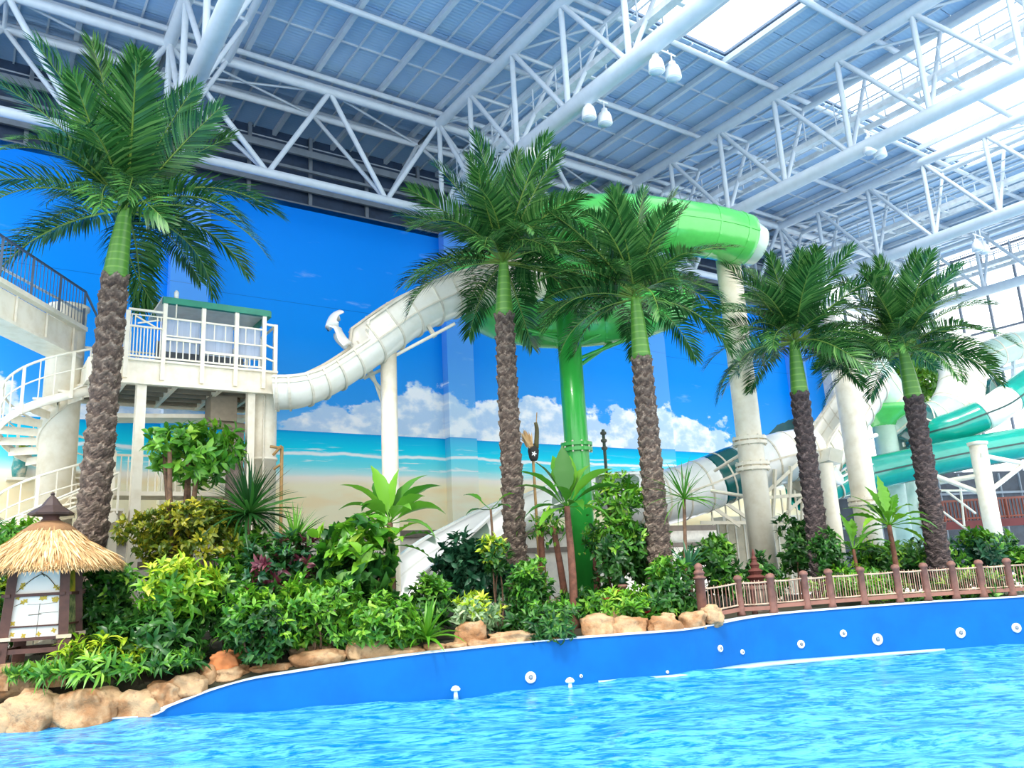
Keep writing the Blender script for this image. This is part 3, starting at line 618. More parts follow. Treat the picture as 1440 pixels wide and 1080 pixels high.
for xx in posts:
    h2 = 1.62 if xx < xat(200) else 2.0
    if xx > xat(360): h2 = 1.95
    beam('post', (xx, Y0-.12, ZP-.5), (xx, Y0-.12, ZP+h2-.25), 0.11, 0.11, cream, pl)
beam('top_rail', (posts[0], Y0-.12, ZP+1.42), (posts[1], Y0-.12, ZP+1.42), 0.06, 0.06, cream, pl)
beam('mid_rail', (posts[0], Y0-.12, ZP+.95), (posts[1], Y0-.12, ZP+.95), 0.05, 0.05, cream, pl)
beam('bottom_rail', (posts[0], Y0-.12, ZP+.12), (posts[1], Y0-.12, ZP+.12), 0.05, 0.05, cream, pl)
for k in range(1, 11): xx = posts[0]+(posts[1]-posts[0])*k/11; beam('baluster', (xx, Y0-.12, ZP+.12), (xx, Y0-.12, ZP+.92), 0.028, 0.028, cream, pl)
for k in (1, 2, 8, 9): xx = posts[0]+(posts[1]-posts[0])*k/10; beam('baluster', (xx, Y0-.12, ZP+.95), (xx, Y0-.12, ZP+1.3), 0.028, 0.028, cream, pl)
beam('top_rail', (posts[0]+.1, Y0-.12, ZP+1.28), (posts[1], Y0-.12, ZP+1.28), 0.03, 0.03, cream, pl)
beam('cross_bar', (posts[0]+.2, Y0-.08, ZP+1.25), (posts[1]-.2, Y0-.08, ZP+.98), 0.04, 0.04, cream, pl); beam('cross_bar', (posts[0]+.25, Y0-.08, ZP+1.05), (posts[1]-.15, Y0-.08, ZP+1.2), 0.04, 0.04, cream, pl)
for i in range(1, 4):
    a, b = posts[i], posts[i+1]
    for zz, w in ((1.28, .05), (0.78, .04), (0.12, .05)): beam('guard_rail', (a, Y0-.12, ZP+zz), (b, Y0-.12, ZP+zz), w, w, cream, pl)
    zz = 0.68 if i == 1 else 0.4
    beam('cross_rail', (a, Y0-.12, ZP+zz), (b, Y0-.12, ZP+zz), 0.07, 0.07, cream, pl)
    for k in range(1, 6): xx = a+(b-a)*k/6; beam('baluster', (xx, Y0-.12, ZP+.12), (xx, Y0-.12, ZP+zz), 0.03, 0.03, cream, pl)
    box('curtain', ((a+b)/2, Y0+.05, ZP+.85), (b-a-.1, 0.02, 0.95), curtain_m, pl)
    for k in range(2): xx = a+(b-a)*(k+1)/3; beam('baluster', (xx, Y0-.12, ZP+.78), (xx, Y0-.12, ZP+1.28), 0.025, 0.025, cream, pl)
xe = xat(386); beam('post', (xe, Y0-.05, ZP-.4), (xe, Y0-.05, ZP+1.5), 0.11, 0.11, cream, pl)
beam('guard_rail', (posts[4], Y0-.1, ZP+1.47), (xe, Y0-.05, ZP+1.47), 0.06, 0.06, cream, pl); beam('guard_rail', (posts[4], Y0-.1, ZP+.45), (xe, Y0-.05, ZP+.35), 0.05, 0.05, cream, pl); beam('guard_rail', (posts[4], Y0-.1, ZP+.85), (xe, Y0-.05, ZP+.75), 0.05, 0.05, cream, pl)
for yy in (24.2, 25.7): beam('post', (xe, yy, ZP-.1), (xe, yy, ZP+1.5), 0.09, 0.09, cream, pl)
beam('guard_rail', (xe, Y0, ZP+1.47), (xe, 25.7, ZP+1.47), 0.06, 0.06, cream, pl); beam('guard_rail', (X0, Y1, ZP+1.1), (xe, Y1, ZP+1.1), 0.05, 0.05, cream, pl)
for k in range(16): xx = X0+(xe-X0)*k/15; beam('baluster', (xx, Y1, ZP), (xx, Y1, ZP+1.1), 0.03, 0.03, cream, pl)
ca, cb = posts[1]-.08, posts[4]+.15
wallbox('canopy', ca, cb, Y0-.1, Y0+2.0, ZP+1.83, ZP+1.9, cream, pl)
beam('canopy_edge', (ca, Y0-.15, ZP+1.78), (cb, Y0-.15, ZP+1.78), 0.14, 0.18, grn_roof, pl); beam('canopy_edge', (cb, Y0-.15, ZP+1.78), (cb, Y0+2, ZP+1.78), 0.1, 0.18, grn_roof, pl)
obj('beacon', lathe([(0.06, 0), (0.07, .18), (0.04, .24), (0.01, .26)], 12, (posts[1]+.28, Y0-.1, ZP+1.88)), white_grp, pl)
rod('conduit', (posts[1]+.28, Y0-.18, ZP+1.3), (posts[1]+.28, Y0-.18, ZP+1.9), 0.02, cream, pl)
wallbox('back_panel', posts[1]+.1, posts[4]-.1, Y0+1.6, Y0+1.65, ZP+.02, ZP+1.1, pbr('grey_panel', srgb(120, 125, 130), .6), pl)
# legs
lx = onY(198, 560, Y0+.05)[0]
lg = beam('leg', (lx, Y0+.1, 0.85), (lx, Y0+.1, ZP-.3), 0.3, 0.24, cream, pl)
lx2 = onY(352, 600, Y0+.05)[0]; beam('leg', (lx2, Y0+.1, 0.85), (lx2, Y0+.1, ZP-.3), 0.26, 0.2, cream, pl)
cxp = onY(373, 600, Y0+.35)[0]
obj('round_column', lathe([(0.37, 0), (0.37, 5.0), (.41, 5.0), (.41, 5.08), (.37, 5.08), (0.37, ZP-1.5), (0.46, ZP-1.42), (0.46, ZP-1.32)], 32, (cxp, Y0+.5, 0.85)), cream, pl)
rod('drain_pipe', (cxp-.12, Y0+.1, .9), (cxp-.12, Y0+.1, ZP-.5), 0.03, joint_mat, pl, 6)
beam('leg', (3.1, 25.6, 0.85), (3.1, 25.6, ZP-.3), 0.24, 0.24, cream, pl); beam('leg', (6.6, 25.6, 0.85), (6.6, 25.6, ZP-.3), 0.24, 0.24, cream, pl)
# lower landing behind, with railing
ld = thing('lower_landing', 'cream lower landing rail beyond the palm trunk', 'railing', (4.0, 25.2, 0.9))
la, lb = onY(158, 690, 25.0), onY(200, 655, 25.0)
za = 5.05
wallbox('landing_slab', 3.0, 7.0, 24.4, 25.6, za-.12, za, cream, ld)
for k in range(22): xx = 3.1+3.8*k/21; beam('baluster', (xx, 24.5, za), (xx, 24.5, za+1.0), 0.03 if k % 7 else .07, 0.03, cream, ld)
beam('top_rail', (3.0, 24.5, za+1.02), (7.0, 24.5, za+1.02), 0.06, 0.06, joint_mat, ld)
for xx in (3.2, 6.8): beam('leg', (xx, 25.2, .85), (xx, 25.2, za-.1), .15, .15, cream, ld)
br_ = thing('bamboo_bracket', 'weathered timber bracket rail beside the round platform column', 'railing', (7.4, 23.2, 0.9))
wood_tan = pbr('weathered_tan_timber', srgb(176, 140, 88), 0.7, var=0.2)
q = P(396, 655, 22.4)
rod('upright', (q[0], q[1], .9), (q[0], q[1], q[2]+.55), 0.05, wood_tan, br_); rod('rail', P(385, 660, 22.4), P(396, 652, 22.4), .04, wood_tan, br_); rod('rail', P(380, 628, 22.4), P(396, 630, 22.4), .04, wood_tan, br_); rod('rail', P(384, 640, 22.4), P(396, 627, 22.4), .04, wood_tan, br_)
bw = thing('slatted_bollard', 'grey-brown slatted timber post under the platform', 'post', gd(331, 22.6))
q = P(331, 610, 22.6); q0 = gd(331, 22.6)
obj('post_body', lathe([(0.24, 0), (0.24, q[2]-.9), (0.1, q[2]-.78), (.03, q[2]-.74)], 10, (q[0], q[1], .9), smooth=False), pbr('grey_brown_timber', srgb(128, 112, 104), .8, var=.25), bw)
# ---- spiral stair
sc = P(87, 560, 22.0); sx, sy = sc[0], sc[1]
st = thing('spiral_stair', 'cream spiral staircase winding around a round steel column', 'staircase', (sx, sy, 0.9))
ctop = P(100, 432, 22.6)[2]
obj('newel_column', lathe([(0.47, 0), (0.47, ctop-1.0), (0.54, ctop-.98), (0.54, ctop-.9), (0.42, ctop-.86)], 36, (sx, sy, 0.9)), cream, st)
NS = 15; R0, R1 = 0.47, 1.36; zt = ZP; drop = 0.207
steps = 36
def spos(k, r, dz=0.0):
    a = math.radians(10) - k*2*math.pi/NS       # from the platform side, round the front
    return np.array([sx+r*math.cos(a), sy+r*math.sin(a), zt-k*drop+dz])
V = []; 
def tread_mesh():
    a = math.pi/NS*1.08; vs = []
    for zz in (0, -.05):
        vs += [(R0-.05, -R0*math.sin(a)*.8, zz), (R1, -R1*math.sin(a), zz), (R1, R1*math.sin(a), zz), (R0-.05, R0*math.sin(a)*.8, zz)]
    vs += [(R0, R0*math.sin(a)*.8, -.05), (R1, R1*math.sin(a), -.05), (R1, R1*math.sin(a), -.21), (R0, R0*math.sin(a)*.8, -.21)]
    vs += [(x, y-.03, z) for x, y, z in vs[8:12]]
    f = [(0, 1, 2, 3), (7, 6, 5, 4), (0, 4, 5, 1), (1, 5, 6, 2), (2, 6, 7, 3), (3, 7, 4, 0), (8, 9, 10, 11), (15, 14, 13, 12), (8, 12, 13, 9), (10, 14, 15, 11)]
    return mesh('tread', vs, f)
tm = tread_mesh(); tm.materials.append(cream)
for k in range(steps):
    a = math.radians(10) - k*2*math.pi/NS
    obj('tread', tm, None, st, Matrix.Translation((sx, sy, zt-k*drop)) @ Matrix.Rotation(a, 4, 'Z'))
ks = np.linspace(0, steps-1, steps*4)
hp = np.array([spos(k, R1+.02, -.1) for k in ks]); obj('stringer', sweep(hp, [(-.02, -.12), (.02, -.12), (.02, .1), (-.02, .1)], caps=True), cream, st)
hp = np.array([spos(k, R0+.02, -.1) for k in ks]); obj('inner_stringer', sweep(hp, [(-.03, -.15), (.03, -.15), (.03, .1), (-.03, .1)], caps=True), cream, st)
for zz, rr in ((1.05, .035), (.55, .022)):
    hp = np.array([spos(k, R1+.03, zz) for k in ks]); obj('handrail', sweep(hp, circ(rr, 8), caps=True), cream, st)
for k in range(steps):
    if k % 2 == 0: q = spos(k, R1+.05); beam('stair_post', q-[0, 0, .22], q+[0, 0, 1.05], 0.075, 0.075, cream, st)
    else: 
        for dk_ in (-.3, .3): q = spos(k+dk_, R1+.03); beam('baluster', q-[0, 0, .05], q+[0, 0, 1.03], 0.028, 0.028, cream, st)
wallbox('landing', sx+.5, X0+.2, sy-.9, sy+.9, ZP-.12, ZP-.02, cream, st)
for k in range(7): xx = sx+1.0+k*.17; beam('baluster', (xx, sy-.9, ZP), (xx, sy-.9, ZP+1.1), .03, .03, cream, st)
beam('handrail', (sx+.9, sy-.9, ZP+1.1), (X0+.6, sy-.9, ZP+1.1), .05, .05, cream, st)
# ---- straight stair foot at the lower left
sf = thing('lower_stair', 'cream lower stair flight with twin handrails behind the lantern', 'staircase', gd(60, 20.5))
a, b = P(165, 690, 20.6), P(-20, 770, 19.2)
for k in range(9):
    q = a+(b-a)*k/8; d = np.array([0.25, 0.75, 0]); box('tread', (q[0], q[1]+.4, q[2]-.5), (0.36, 1.1, 0.06), cream, sf); box('riser', (q[0]+.16, q[1]+.4, q[2]-.6), (0.04, 1.1, 0.2), cream, sf)
    if k % 2 == 0:
        for dy in (-.15, .95): beam('post', (q[0], q[1]+dy, q[2]-.6), (q[0], q[1]+dy, q[2]+.45), .05, .05, cream, sf)
for dy in (-.15, .95):
    for zz in (.45, .05): rod('handrail', a+[0, dy, zz], b+[0, dy, zz], .03, cream, sf)
    beam('stringer', a+[0, dy, -.65], b+[0, dy, -.65], .06, .25, cream, sf)
beam('leg', (a[0], a[1]+.4, .9), (a[0], a[1]+.4, a[2]-.6), .2, .2, cream, sf)
# ---- walkway upper left
wk = thing('high_walkway', 'cream box-girder walkway with dark mesh railing at the stair top', 'walkway', gd(20, 20))
A_ = P(82, 476, 22.3); B_ = A_+np.array([-1.31, -2.0, 0])*2.2
sd = np.array([0.84, -0.55, 0])
beam('girder', A_+sd*.3+[0, 0, -.2], B_+sd*.3+[0, 0, -.2], .6, 0.7, cream, wk); beam('girder_lip', A_+sd*.7+[0, 0, .22], B_+sd*.7+[0, 0, .22], .2, .12, cream, wk); beam('lower_flange', A_+sd*.3+[0, 0, -.58], B_+sd*.3+[0, 0, -.58], .8, .08, cream, wk)
for k in range(4): q = A_+(B_-A_)*(k+.3)/4+sd*.62; beam('stiffener', q+[0, 0, -.55], q+[0, 0, .18], .08, .05, joint_mat, wk)
for k in range(34):
    q = A_+(B_-A_)*k/33+sd*.66; big = k % 8 == 0
    beam('mesh_post' if big else 'mesh_bar', q+[0, 0, .25], q+[0, 0, 1.35], .06 if big else .018, .06 if big else .018, dark_mesh, wk)
for zz in (1.35, .32): beam('mesh_rail', A_+sd*.66+[0, 0, zz], B_+sd*.66+[0, 0, zz], .05, .05, dark_mesh, wk)
beam('mesh_rail', A_+sd*.66+[0, 0, 1.35], A_+sd*.66+np.array([1.0, .2, -.6]), .05, .05, dark_mesh, wk)
for zz in (.75,): beam('mesh_rail', A_+sd*.62+[0, 0, zz], B_+sd*.62+[0, 0, zz-.2], .05, .05, steel, wk)
for k in range(34):
    q = A_+(B_-A_)*k/33-sd*.66
    beam('mesh_bar', q+[0, 0, .25], q+[0, 0, 1.35], .018, .018, dark_mesh, wk)
# ================================================================== planting
def leaf_mesh_cloud(base, d, up, L, Wd, bend=0.25, fold=0.18, name='leaves', rnd=None):
    """base,d,up: (n,3); L,Wd: (n,) -> one mesh of n folded leaves"""
    n = len(base); d = d/np.linalg.norm(d, axis=1)[:, None]; s = np.cross(d, up); s /= (np.linalg.norm(s, axis=1)[:, None]+1e-9); u = np.cross(s, d)
    tpl = np.array([(0, 0, 0), (.32, 0, .3), (.68, 0, .25), (1, 0, -.35), (.3, .42, .55), (.66, .36, .4), (.3, -.42, .55), (.66, -.36, .4)], float)
    X = tpl[:, 0][None]*L[:, None]; Y = tpl[:, 1][None]*Wd[:, None]*1.2
    Z = np.array([0, .03, -.12, -.5, .03, -.12, .03, -.12])[None]*L[:, None]*bend + (np.array([0, 0, 0, 0, 1, 1, 1, 1.])[None]*Wd[:, None]*fold)
    V = base[:, None]+X[..., None]*d[:, None]+Y[..., None]*s[:, None]+Z[..., None]*u[:, None]
    f = [(0, 6, 1), (0, 1, 4), (1, 6, 7, 2), (1, 2, 5, 4), (2, 7, 3), (2, 3, 5)]
    me = bpy.data.meshes.new(name); nv = n*8; me.vertices.add(nv); me.vertices.foreach_set('co', V.reshape(-1).astype(np.float32))
    fl = np.concatenate([np.array(q) for q in f]); ln = np.array([len(q) for q in f]); tot = len(fl)
    loops = (fl[None]+np.arange(n)[:, None]*8).reshape(-1); me.loops.add(len(loops)); me.loops.foreach_set('vertex_index', loops.astype(np.int32))
    st = np.concatenate([[0], np.cumsum(ln)[:-1]]); starts = (st[None]+np.arange(n)[:, None]*tot).reshape(-1)
    me.polygons.add(n*len(f)); me.polygons.foreach_set('loop_start', starts.astype(np.int32))
    at = me.attributes.new('rnd', 'FLOAT', 'POINT'); r = rng.random(n) if rnd is None else rnd
    at.data.foreach_set('value', np.repeat(r, 8).astype(np.float32)); me.update(calc_edges=True)
    return me
def unitv(n): v = rng.normal(size=(n, 3)); return v/np.linalg.norm(v, axis=1)[:, None]
g_ = lambda *c: srgb(*c)
LM = dict(
    mid=leafmat('mid_green_leaves', [(0, g_(38, 92, 26)), (.4, g_(72, 138, 40)), (.75, g_(116, 174, 52)), (1, g_(172, 208, 78))]),
    dark=leafmat('dark_green_leaves', [(0, g_(20, 58, 24)), (.45, g_(40, 94, 36)), (.8, g_(76, 134, 52)), (1, g_(130, 174, 82))]),
    blue=leafmat('blue_green_leaves', [(0, g_(18, 58, 40)), (.5, g_(36, 88, 58)), (.85, g_(72, 126, 88)), (1, g_(140, 180, 140))]),
    lime=leafmat('lime_leaves', [(0, g_(96, 140, 24)), (.5, g_(160, 192, 40)), (.85, g_(205, 218, 66)), (1, g_(232, 232, 110))]),
    yel=leafmat('yellow_green_croton_leaves', [(0, g_(48, 74, 22)), (.45, g_(96, 118, 34)), (.8, g_(176, 170, 44)), (1, g_(214, 196, 60))]),
    vari=leafmat('variegated_leaves', [(0, g_(60, 110, 60)), (.5, g_(130, 168, 116)), (.85, g_(196, 214, 172)), (1, g_(222, 226, 110))]),
    bright=leafmat('bright_green_leaves', [(0, g_(50, 112, 26)), (.5, g_(94, 158, 36)), (.85, g_(146, 192, 52)), (1, g_(190, 214, 80))]),
    red=leafmat('red_bracts', [(0, g_(120, 24, 36)), (.6, g_(176, 40, 52)), (1, g_(214, 84, 74))]),
    maroon=leafmat('maroon_leaves', [(0, g_(62, 24, 38)), (.6, g_(104, 44, 60)), (1, g_(140, 80, 86))]))
bark = pbr('brown_stem_bark', srgb(112, 84, 62), 0.8, var=0.3, scale=8, bump=0.6, bscale=25)
redbark = pbr('red_brown_stem_bark', srgb(124, 80, 62), 0.8, var=0.25, scale=8, bump=0.6, bscale=25)
def bush(name, label, x0, x1, y0, y1, d, mats, L=0.22, Wd=None, dens=1.0, group=None, stems=3, cat='shrub', upb=0.35, bend=0.5, trunk=None, ground=True, flowers=0, clump=5, depth=0.8):
    c = P((x0+x1)/2, (y0+y1)/2, d); k = d/FP; hw, hh = (x1-x0)/2*k, (y1-y0)/2*k
    zb = 0.9 if trunk is None else None
    rr = np.array([hw, hw*depth, hh]); base = np.array([c[0], c[1], 0.85])
    t = thing(name, label, cat, base, group)
    # twig tips over a lumpy ellipsoid
    area = hw*hh*(1+depth)*4; nt = int(max(40, 30*dens*area/(L*L)/clump*0.5))
    lump = unitv(14)*rr*0.72*rng.uniform(.45, 1, (14, 1)); lump[:7, 2] = np.abs(lump[:7, 2]); lump[7:, 2] = -np.abs(lump[7:, 2])*1.1; lump[7:, :2] *= 1.15
    tips = []; dirs = []
    li = rng.integers(0, 14, nt); dv = unitv(nt); dv[:, 2] = dv[:, 2]*0.8+0.15
    rad = rr*0.46*rng.uniform(0.6, 1.05, (nt, 1)); tip = lump[li]+dv*rad
    q = np.linalg.norm(tip/rr, axis=1); tip = tip/np.maximum(q/1.08, 1)[:, None]
    tip[:, 2] = np.maximum(tip[:, 2], -hh*0.97)
    nv = tip/rr**1.5; nv /= np.linalg.norm(nv, axis=1)[:, None]+1e-9; nv = nv+np.array([0, 0, upb])+rng.normal(0, .25, (nt, 3)); nv /= np.linalg.norm(nv, axis=1)[:, None]
    B = np.repeat(tip, clump, 0)+c+rng.normal(0, L*0.12, (nt*clump, 3)); D = np.repeat(nv, clump, 0); az = rng.uniform(0, 6.28, nt*clump)
    a1 = np.cross(D, [0.3, 0.2, 0.9]); a1 /= np.linalg.norm(a1, axis=1)[:, None]; a2 = np.cross(D, a1)
    rd = np.cos(az)[:, None]*a1+np.sin(az)[:, None]*a2
    tilt = rng.uniform(0.5, 1.25, (nt*clump, 1)); ld = np.cos(tilt)*D+np.sin(tilt)*rd
    LL = L*rng.uniform(0.65, 1.2, nt*clump); WW = (Wd or L*0.36)*rng.uniform(0.8, 1.2, nt*clump)
    B[:, 2] = np.maximum(B[:, 2], 0.93)
    own = np.repeat(rng.random(nt), clump)*0.6+rng.random(nt*clump)*0.4
    ms = mats if isinstance(mats, (list, tuple)) else [mats]
    sel = np.repeat(rng.integers(0, len(ms), nt), clump)
    if len(ms) == 2: sel = np.repeat(((tip[:, 2]/hh+rng.normal(0, .35, nt)) > 0.3).astype(int), clump)   # second kind set mostly towards the top
    for i, m in enumerate(ms):
        w = sel == i
        if w.sum(): stuff(obj('foliage', leaf_mesh_cloud(B[w], ld[w], D[w], LL[w], WW[w], bend, rnd=own[w]), LM[m], t))
    if flowers:
        ft = tip[rng.integers(0, nt, flowers)]+c; fB = np.repeat(ft, 6, 0); fa = np.tile(np.arange(6)*1.047, flowers); fd = np.c_[np.cos(fa), np.sin(fa), np.full(6*flowers, 0.9)]
        obj('flower_heads', leaf_mesh_cloud(fB, fd, np.tile([0, 0, 1.], (6*flowers, 1)), np.full(6*flowers, .16), np.full(6*flowers, .06)), LM['red'], t)
    for s in range(stems):
        e = c+np.array([rng.uniform(-.45, .45)*hw, rng.uniform(-.45, .45)*hw*depth, -hh*0.1]); b0 = base+np.array([rng.uniform(-.15, .15), rng.uniform(-.15, .15), 0])
        mid = (b0+e)/2+np.array([rng.uniform(-.1, .1), 0, 0]); r0 = trunk or 0.03
        obj('stem', sweep(spline([b0, mid, e], 8), lambda f: circ(r0*(1-.5*f), 7), caps=True), bark, t)
    return t
def strap_plant(name, label, px, yb, d, L, nl, mat, spread=1.0, Wd=0.06, trunk_top=None, group=None, cat='plant', droop=0.6, tr=0.07, trunk_lean=0.0, bk=None, e0=10, e1=85):
    """rosette of long blades, each a leaf of its own"""
    c = P(px, yb, d); base = np.array([c[0]+trunk_lean, c[1], 0.85]); t = thing(name, label, cat, base, group)
    if c[2] > 1.15: obj('trunk', sweep(spline([base, (base+c)/2+[0.03, 0, 0], c], 10), lambda f: circ(tr*(1-.3*f), 9), caps=True), bk or bark, t)
    variants = []
    for dr in (0.5, 1.0, 1.5):
        st = 7; V = []; F_ = []; a = 0.0; p = np.zeros(3)
        for i in range(st):
            f = i/(st-1); w = Wd*(0.55+0.9*f if f < .35 else 0.87*(1-((f-.35)/.65)**1.6)+.0)*1.0+0.002
            V += [p+[0, -w/2, w*.22], p.copy(), p+[0, w/2, w*.22]]
            ang = -droop*dr*f**1.5; p = p+np.array([math.cos(ang), 0, math.sin(ang)])*L/(st-1)
        for i in range(st-1):
            for j in range(2): q = i*3+j; F_.append((q, q+1, q+4, q+3))
        me = mesh('blade', V, F_, True); at = me.attributes.new('rnd', 'FLOAT', 'POINT'); at.data.foreach_set('value', [rng.uniform(0.05, .75)]*len(V)); me.materials.append(LM[mat]); variants.append(me)
    for k in range(nl):
        az = k*2.39996+rng.normal(0, .15); f = (k+.5)/nl; el = math.radians(e1-(e1-e0)*f**0.8*spread+rng.normal(0, 5))
        o = obj('leaf', variants[min(2, int(f*3))], None, t, Matrix.Translation(Vector(c)) @ Matrix.Rotation(az, 4, 'Z') @ Matrix.Rotation(-el, 4, 'Y') @ Matrix.Rotation(rng.normal(0, .3), 4, 'X') @ Matrix.Diagonal((rng.uniform(.8, 1.1),)*3+(1,)))
    return t
def big_leaf_plant(name, label, px, yb, d, L, Wd, leaves, mat, trunk_r=0.09, bk=None, stalk=0.35, lobed=0, group=None, cat='plant', extra=()):
    """banana-like plant: leaves = [(azimuth in picture deg, elevation deg, droop, scale)]; azimuth 0 is picture right, 90 away"""
    c = P(px, yb, d); base = np.array([c[0], c[1], 0.85]); t = thing(name, label, cat, base, group)
    obj('trunk', sweep(spline([base, (base+c)/2+[.04, 0, 0], c], 12), lambda f: circ(trunk_r*(1.1-.35*f), 12), caps=True), bk or bark, t)
    for az, el, dr, sc in leaves:
        st = 14; V = []; F_ = []; p = np.zeros(3); sL = stalk*sc; n0 = 3
        for i in range(n0): V += [p+[0, -.018, 0], p+[0, 0, -.02], p+[0, .018, 0]]; p = p+[sL/n0, 0, 0]
        for i in range(st):
            f = i/(st-1); w = Wd*sc*math.sin(math.pi*min(1, .06+.94*f)**0.75)**0.8 if f < 1 else 0.004
            w = Wd*sc*max(0.02, (math.sin(math.pi*(0.05+0.95*f)**0.8)))
            if lobed and i % 2 and 0 < i < st-1: w *= 1-lobed
            if i % 3 == 1 and not lobed: w *= rng.uniform(.86, 1)
            V += [p+[0, -w/2, w*.16+rng.normal(0, .008)], p.copy(), p+[0, w/2, w*.16+rng.normal(0, .008)]]
            ang = -dr*f**1.4; p = p+np.array([math.cos(ang), 0, math.sin(ang)])*L*sc/(st-1)
        for i in range(n0+st-1):
            for j in range(2): q = i*3+j; F_.append((q, q+1, q+4, q+3))
        me = mesh('blade', V, F_, not lobed); at = me.attributes.new('rnd', 'FLOAT', 'POINT'); at.data.foreach_set('value', [rng.uniform(0.1, .8)]*len(V)); me.materials.append(LM[mat])
        aw = math.atan2(RT[1], RT[0])+math.radians(az)
        obj('leaf', me, None, t, Matrix.Translation(Vector(c)) @ Matrix.Rotation(aw, 4, 'Z') @ Matrix.Rotation(-math.radians(el), 4, 'Y') @ Matrix.Rotation(rng.normal(0, .25), 4, 'X'))
    return t
# ------------------------------------------------------------------ palms
frond_m = leafmat('palm_leaflets', [(0, g_(26, 66, 30)), (.5, g_(52, 104, 48)), (.85, g_(88, 138, 68)), (1, g_(150, 182, 110))], 0.24, 0.2)
rach_m = pbr('palm_leaf_stalk', srgb(112, 142, 52), 0.45, var=0.15)
shaft_m = NT('green_crownshaft'); z = shaft_m.xyz(shaft_m.objc())[2]
shaft_m.link(shaft_m.mix(shaft_m.step(shaft_m.math('SINE', shaft_m.math('MULTIPLY', shaft_m.xyz(shaft_m.pos())[2], 34.0)), 0.6, 1.0), srgb(84, 138, 48), srgb(110, 158, 62)), shaft_m.b.inputs['Base Color']); shaft_m.b.inputs['Roughness'].default_value = 0.35; shaft_m = shaft_m.m
def trunkmat(name, a, b, c):
    n = NT(name); v = n.noise(n.pos(), 9.0, 5.0, 0.65); at_ = n.add('ShaderNodeAttribute', attribute_name='rnd').outputs['Fac']; n.link(n.mix(n.math('MULTIPLY', at_, 0.75), n.ramp(v, [(0.34, a), (0.56, b), (0.74, c)]), c), n.b.inputs['Base Color']); n.b.inputs['Roughness'].default_value = 0.85
    n.bump(n.noise(n.pos(), 30.0, 5.0, .7), 0.7, 0.03); return n.m
bark_a = trunkmat('palm_bark', srgb(46, 36, 32), srgb(92, 76, 66), srgb(176, 158, 140))
bark_b = trunkmat('dark_palm_bark', srgb(34, 28, 30), srgb(66, 54, 54), srgb(128, 112, 108))
def frond_mesh(L, bend, seed, nl=50):
    r = np.random.default_rng(seed); V = []; F_ = []; mi = []; st = 16; p = np.zeros(3); pts = []; tg = []
    for i in range(st):
        f = i/(st-1); a = -bend*f**1.25; tdir = np.array([math.cos(a), 0, math.sin(a)]); pts.append(p.copy()); tg.append(tdir); p = p+tdir*L/(st-1)
    pts = np.array(pts); tg = np.array(tg)
    for i in range(st):
        w = 0.05*(1-i/(st-1))**0.8+0.006; nrm = np.array([-tg[i][2], 0, tg[i][0]])
        V += [pts[i]+[0, -w/2, 0], pts[i]+nrm*w*.5, pts[i]+[0, w/2, 0], pts[i]-nrm*w*.4]
    for i in range(st-1):
        for j in range(4): a = i*4+j; b = i*4+(j+1) % 4; F_.append((a, b, b+4, a+4)); mi.append(1)
    rr = [0.3]*len(V)
    for sg in (-1, 1):
        for k in range(nl):
            f = 0.13+0.87*(k+r.uniform(0, .5))/nl; q = f*(st-1); i = min(int(q), st-2); fr = q-i
            b = pts[i]*(1-fr)+pts[i+1]*fr; td = tg[i]*(1-fr)+tg[i+1]*fr; nrm = np.array([-td[2], 0, td[0]])
            al = math.radians(68-44*f**1.5); ll = L*0.27*(math.sin(math.pi*min(1, .18+.76*f))**0.7)*r.uniform(.88, 1.08)
            d = td*math.cos(al)+np.array([0, sg, 0])*math.sin(al)+nrm*r.uniform(.12, .42); d /= np.linalg.norm(d)
            ac = np.cross(d, nrm); ac /= np.linalg.norm(ac); w = 0.05*r.uniform(.75, 1.15)*min(1, L/2.6)
            k0 = len(V); m1 = b+d*ll*.45; tip = b+d*ll+np.array([0, 0, -1])*ll*r.uniform(.12, .32)
            V += [b-ac*w*.25, b+ac*w*.25, m1-ac*w*.5, m1+ac*w*.5+nrm*w*.2, tip]
            F_ += [(k0, k0+1, k0+3, k0+2), (k0+2, k0+3, k0+4)]; mi += [0, 0]; rr += [r.random()*.9]*5
    me = mesh('frond', V, F_, True); at = me.attributes.new('rnd', 'FLOAT', 'POINT'); at.data.foreach_set('value', np.array(rr, np.float32))
    me.materials.append(frond_m); me.materials.append(rach_m); me.polygons.foreach_set('material_index', mi); return me
FR = [frond_mesh(1.0*3.0, b, 11+i) for i, b in enumerate((0.45, 0.75, 1.05, 1.35, 0.9, 1.2))]
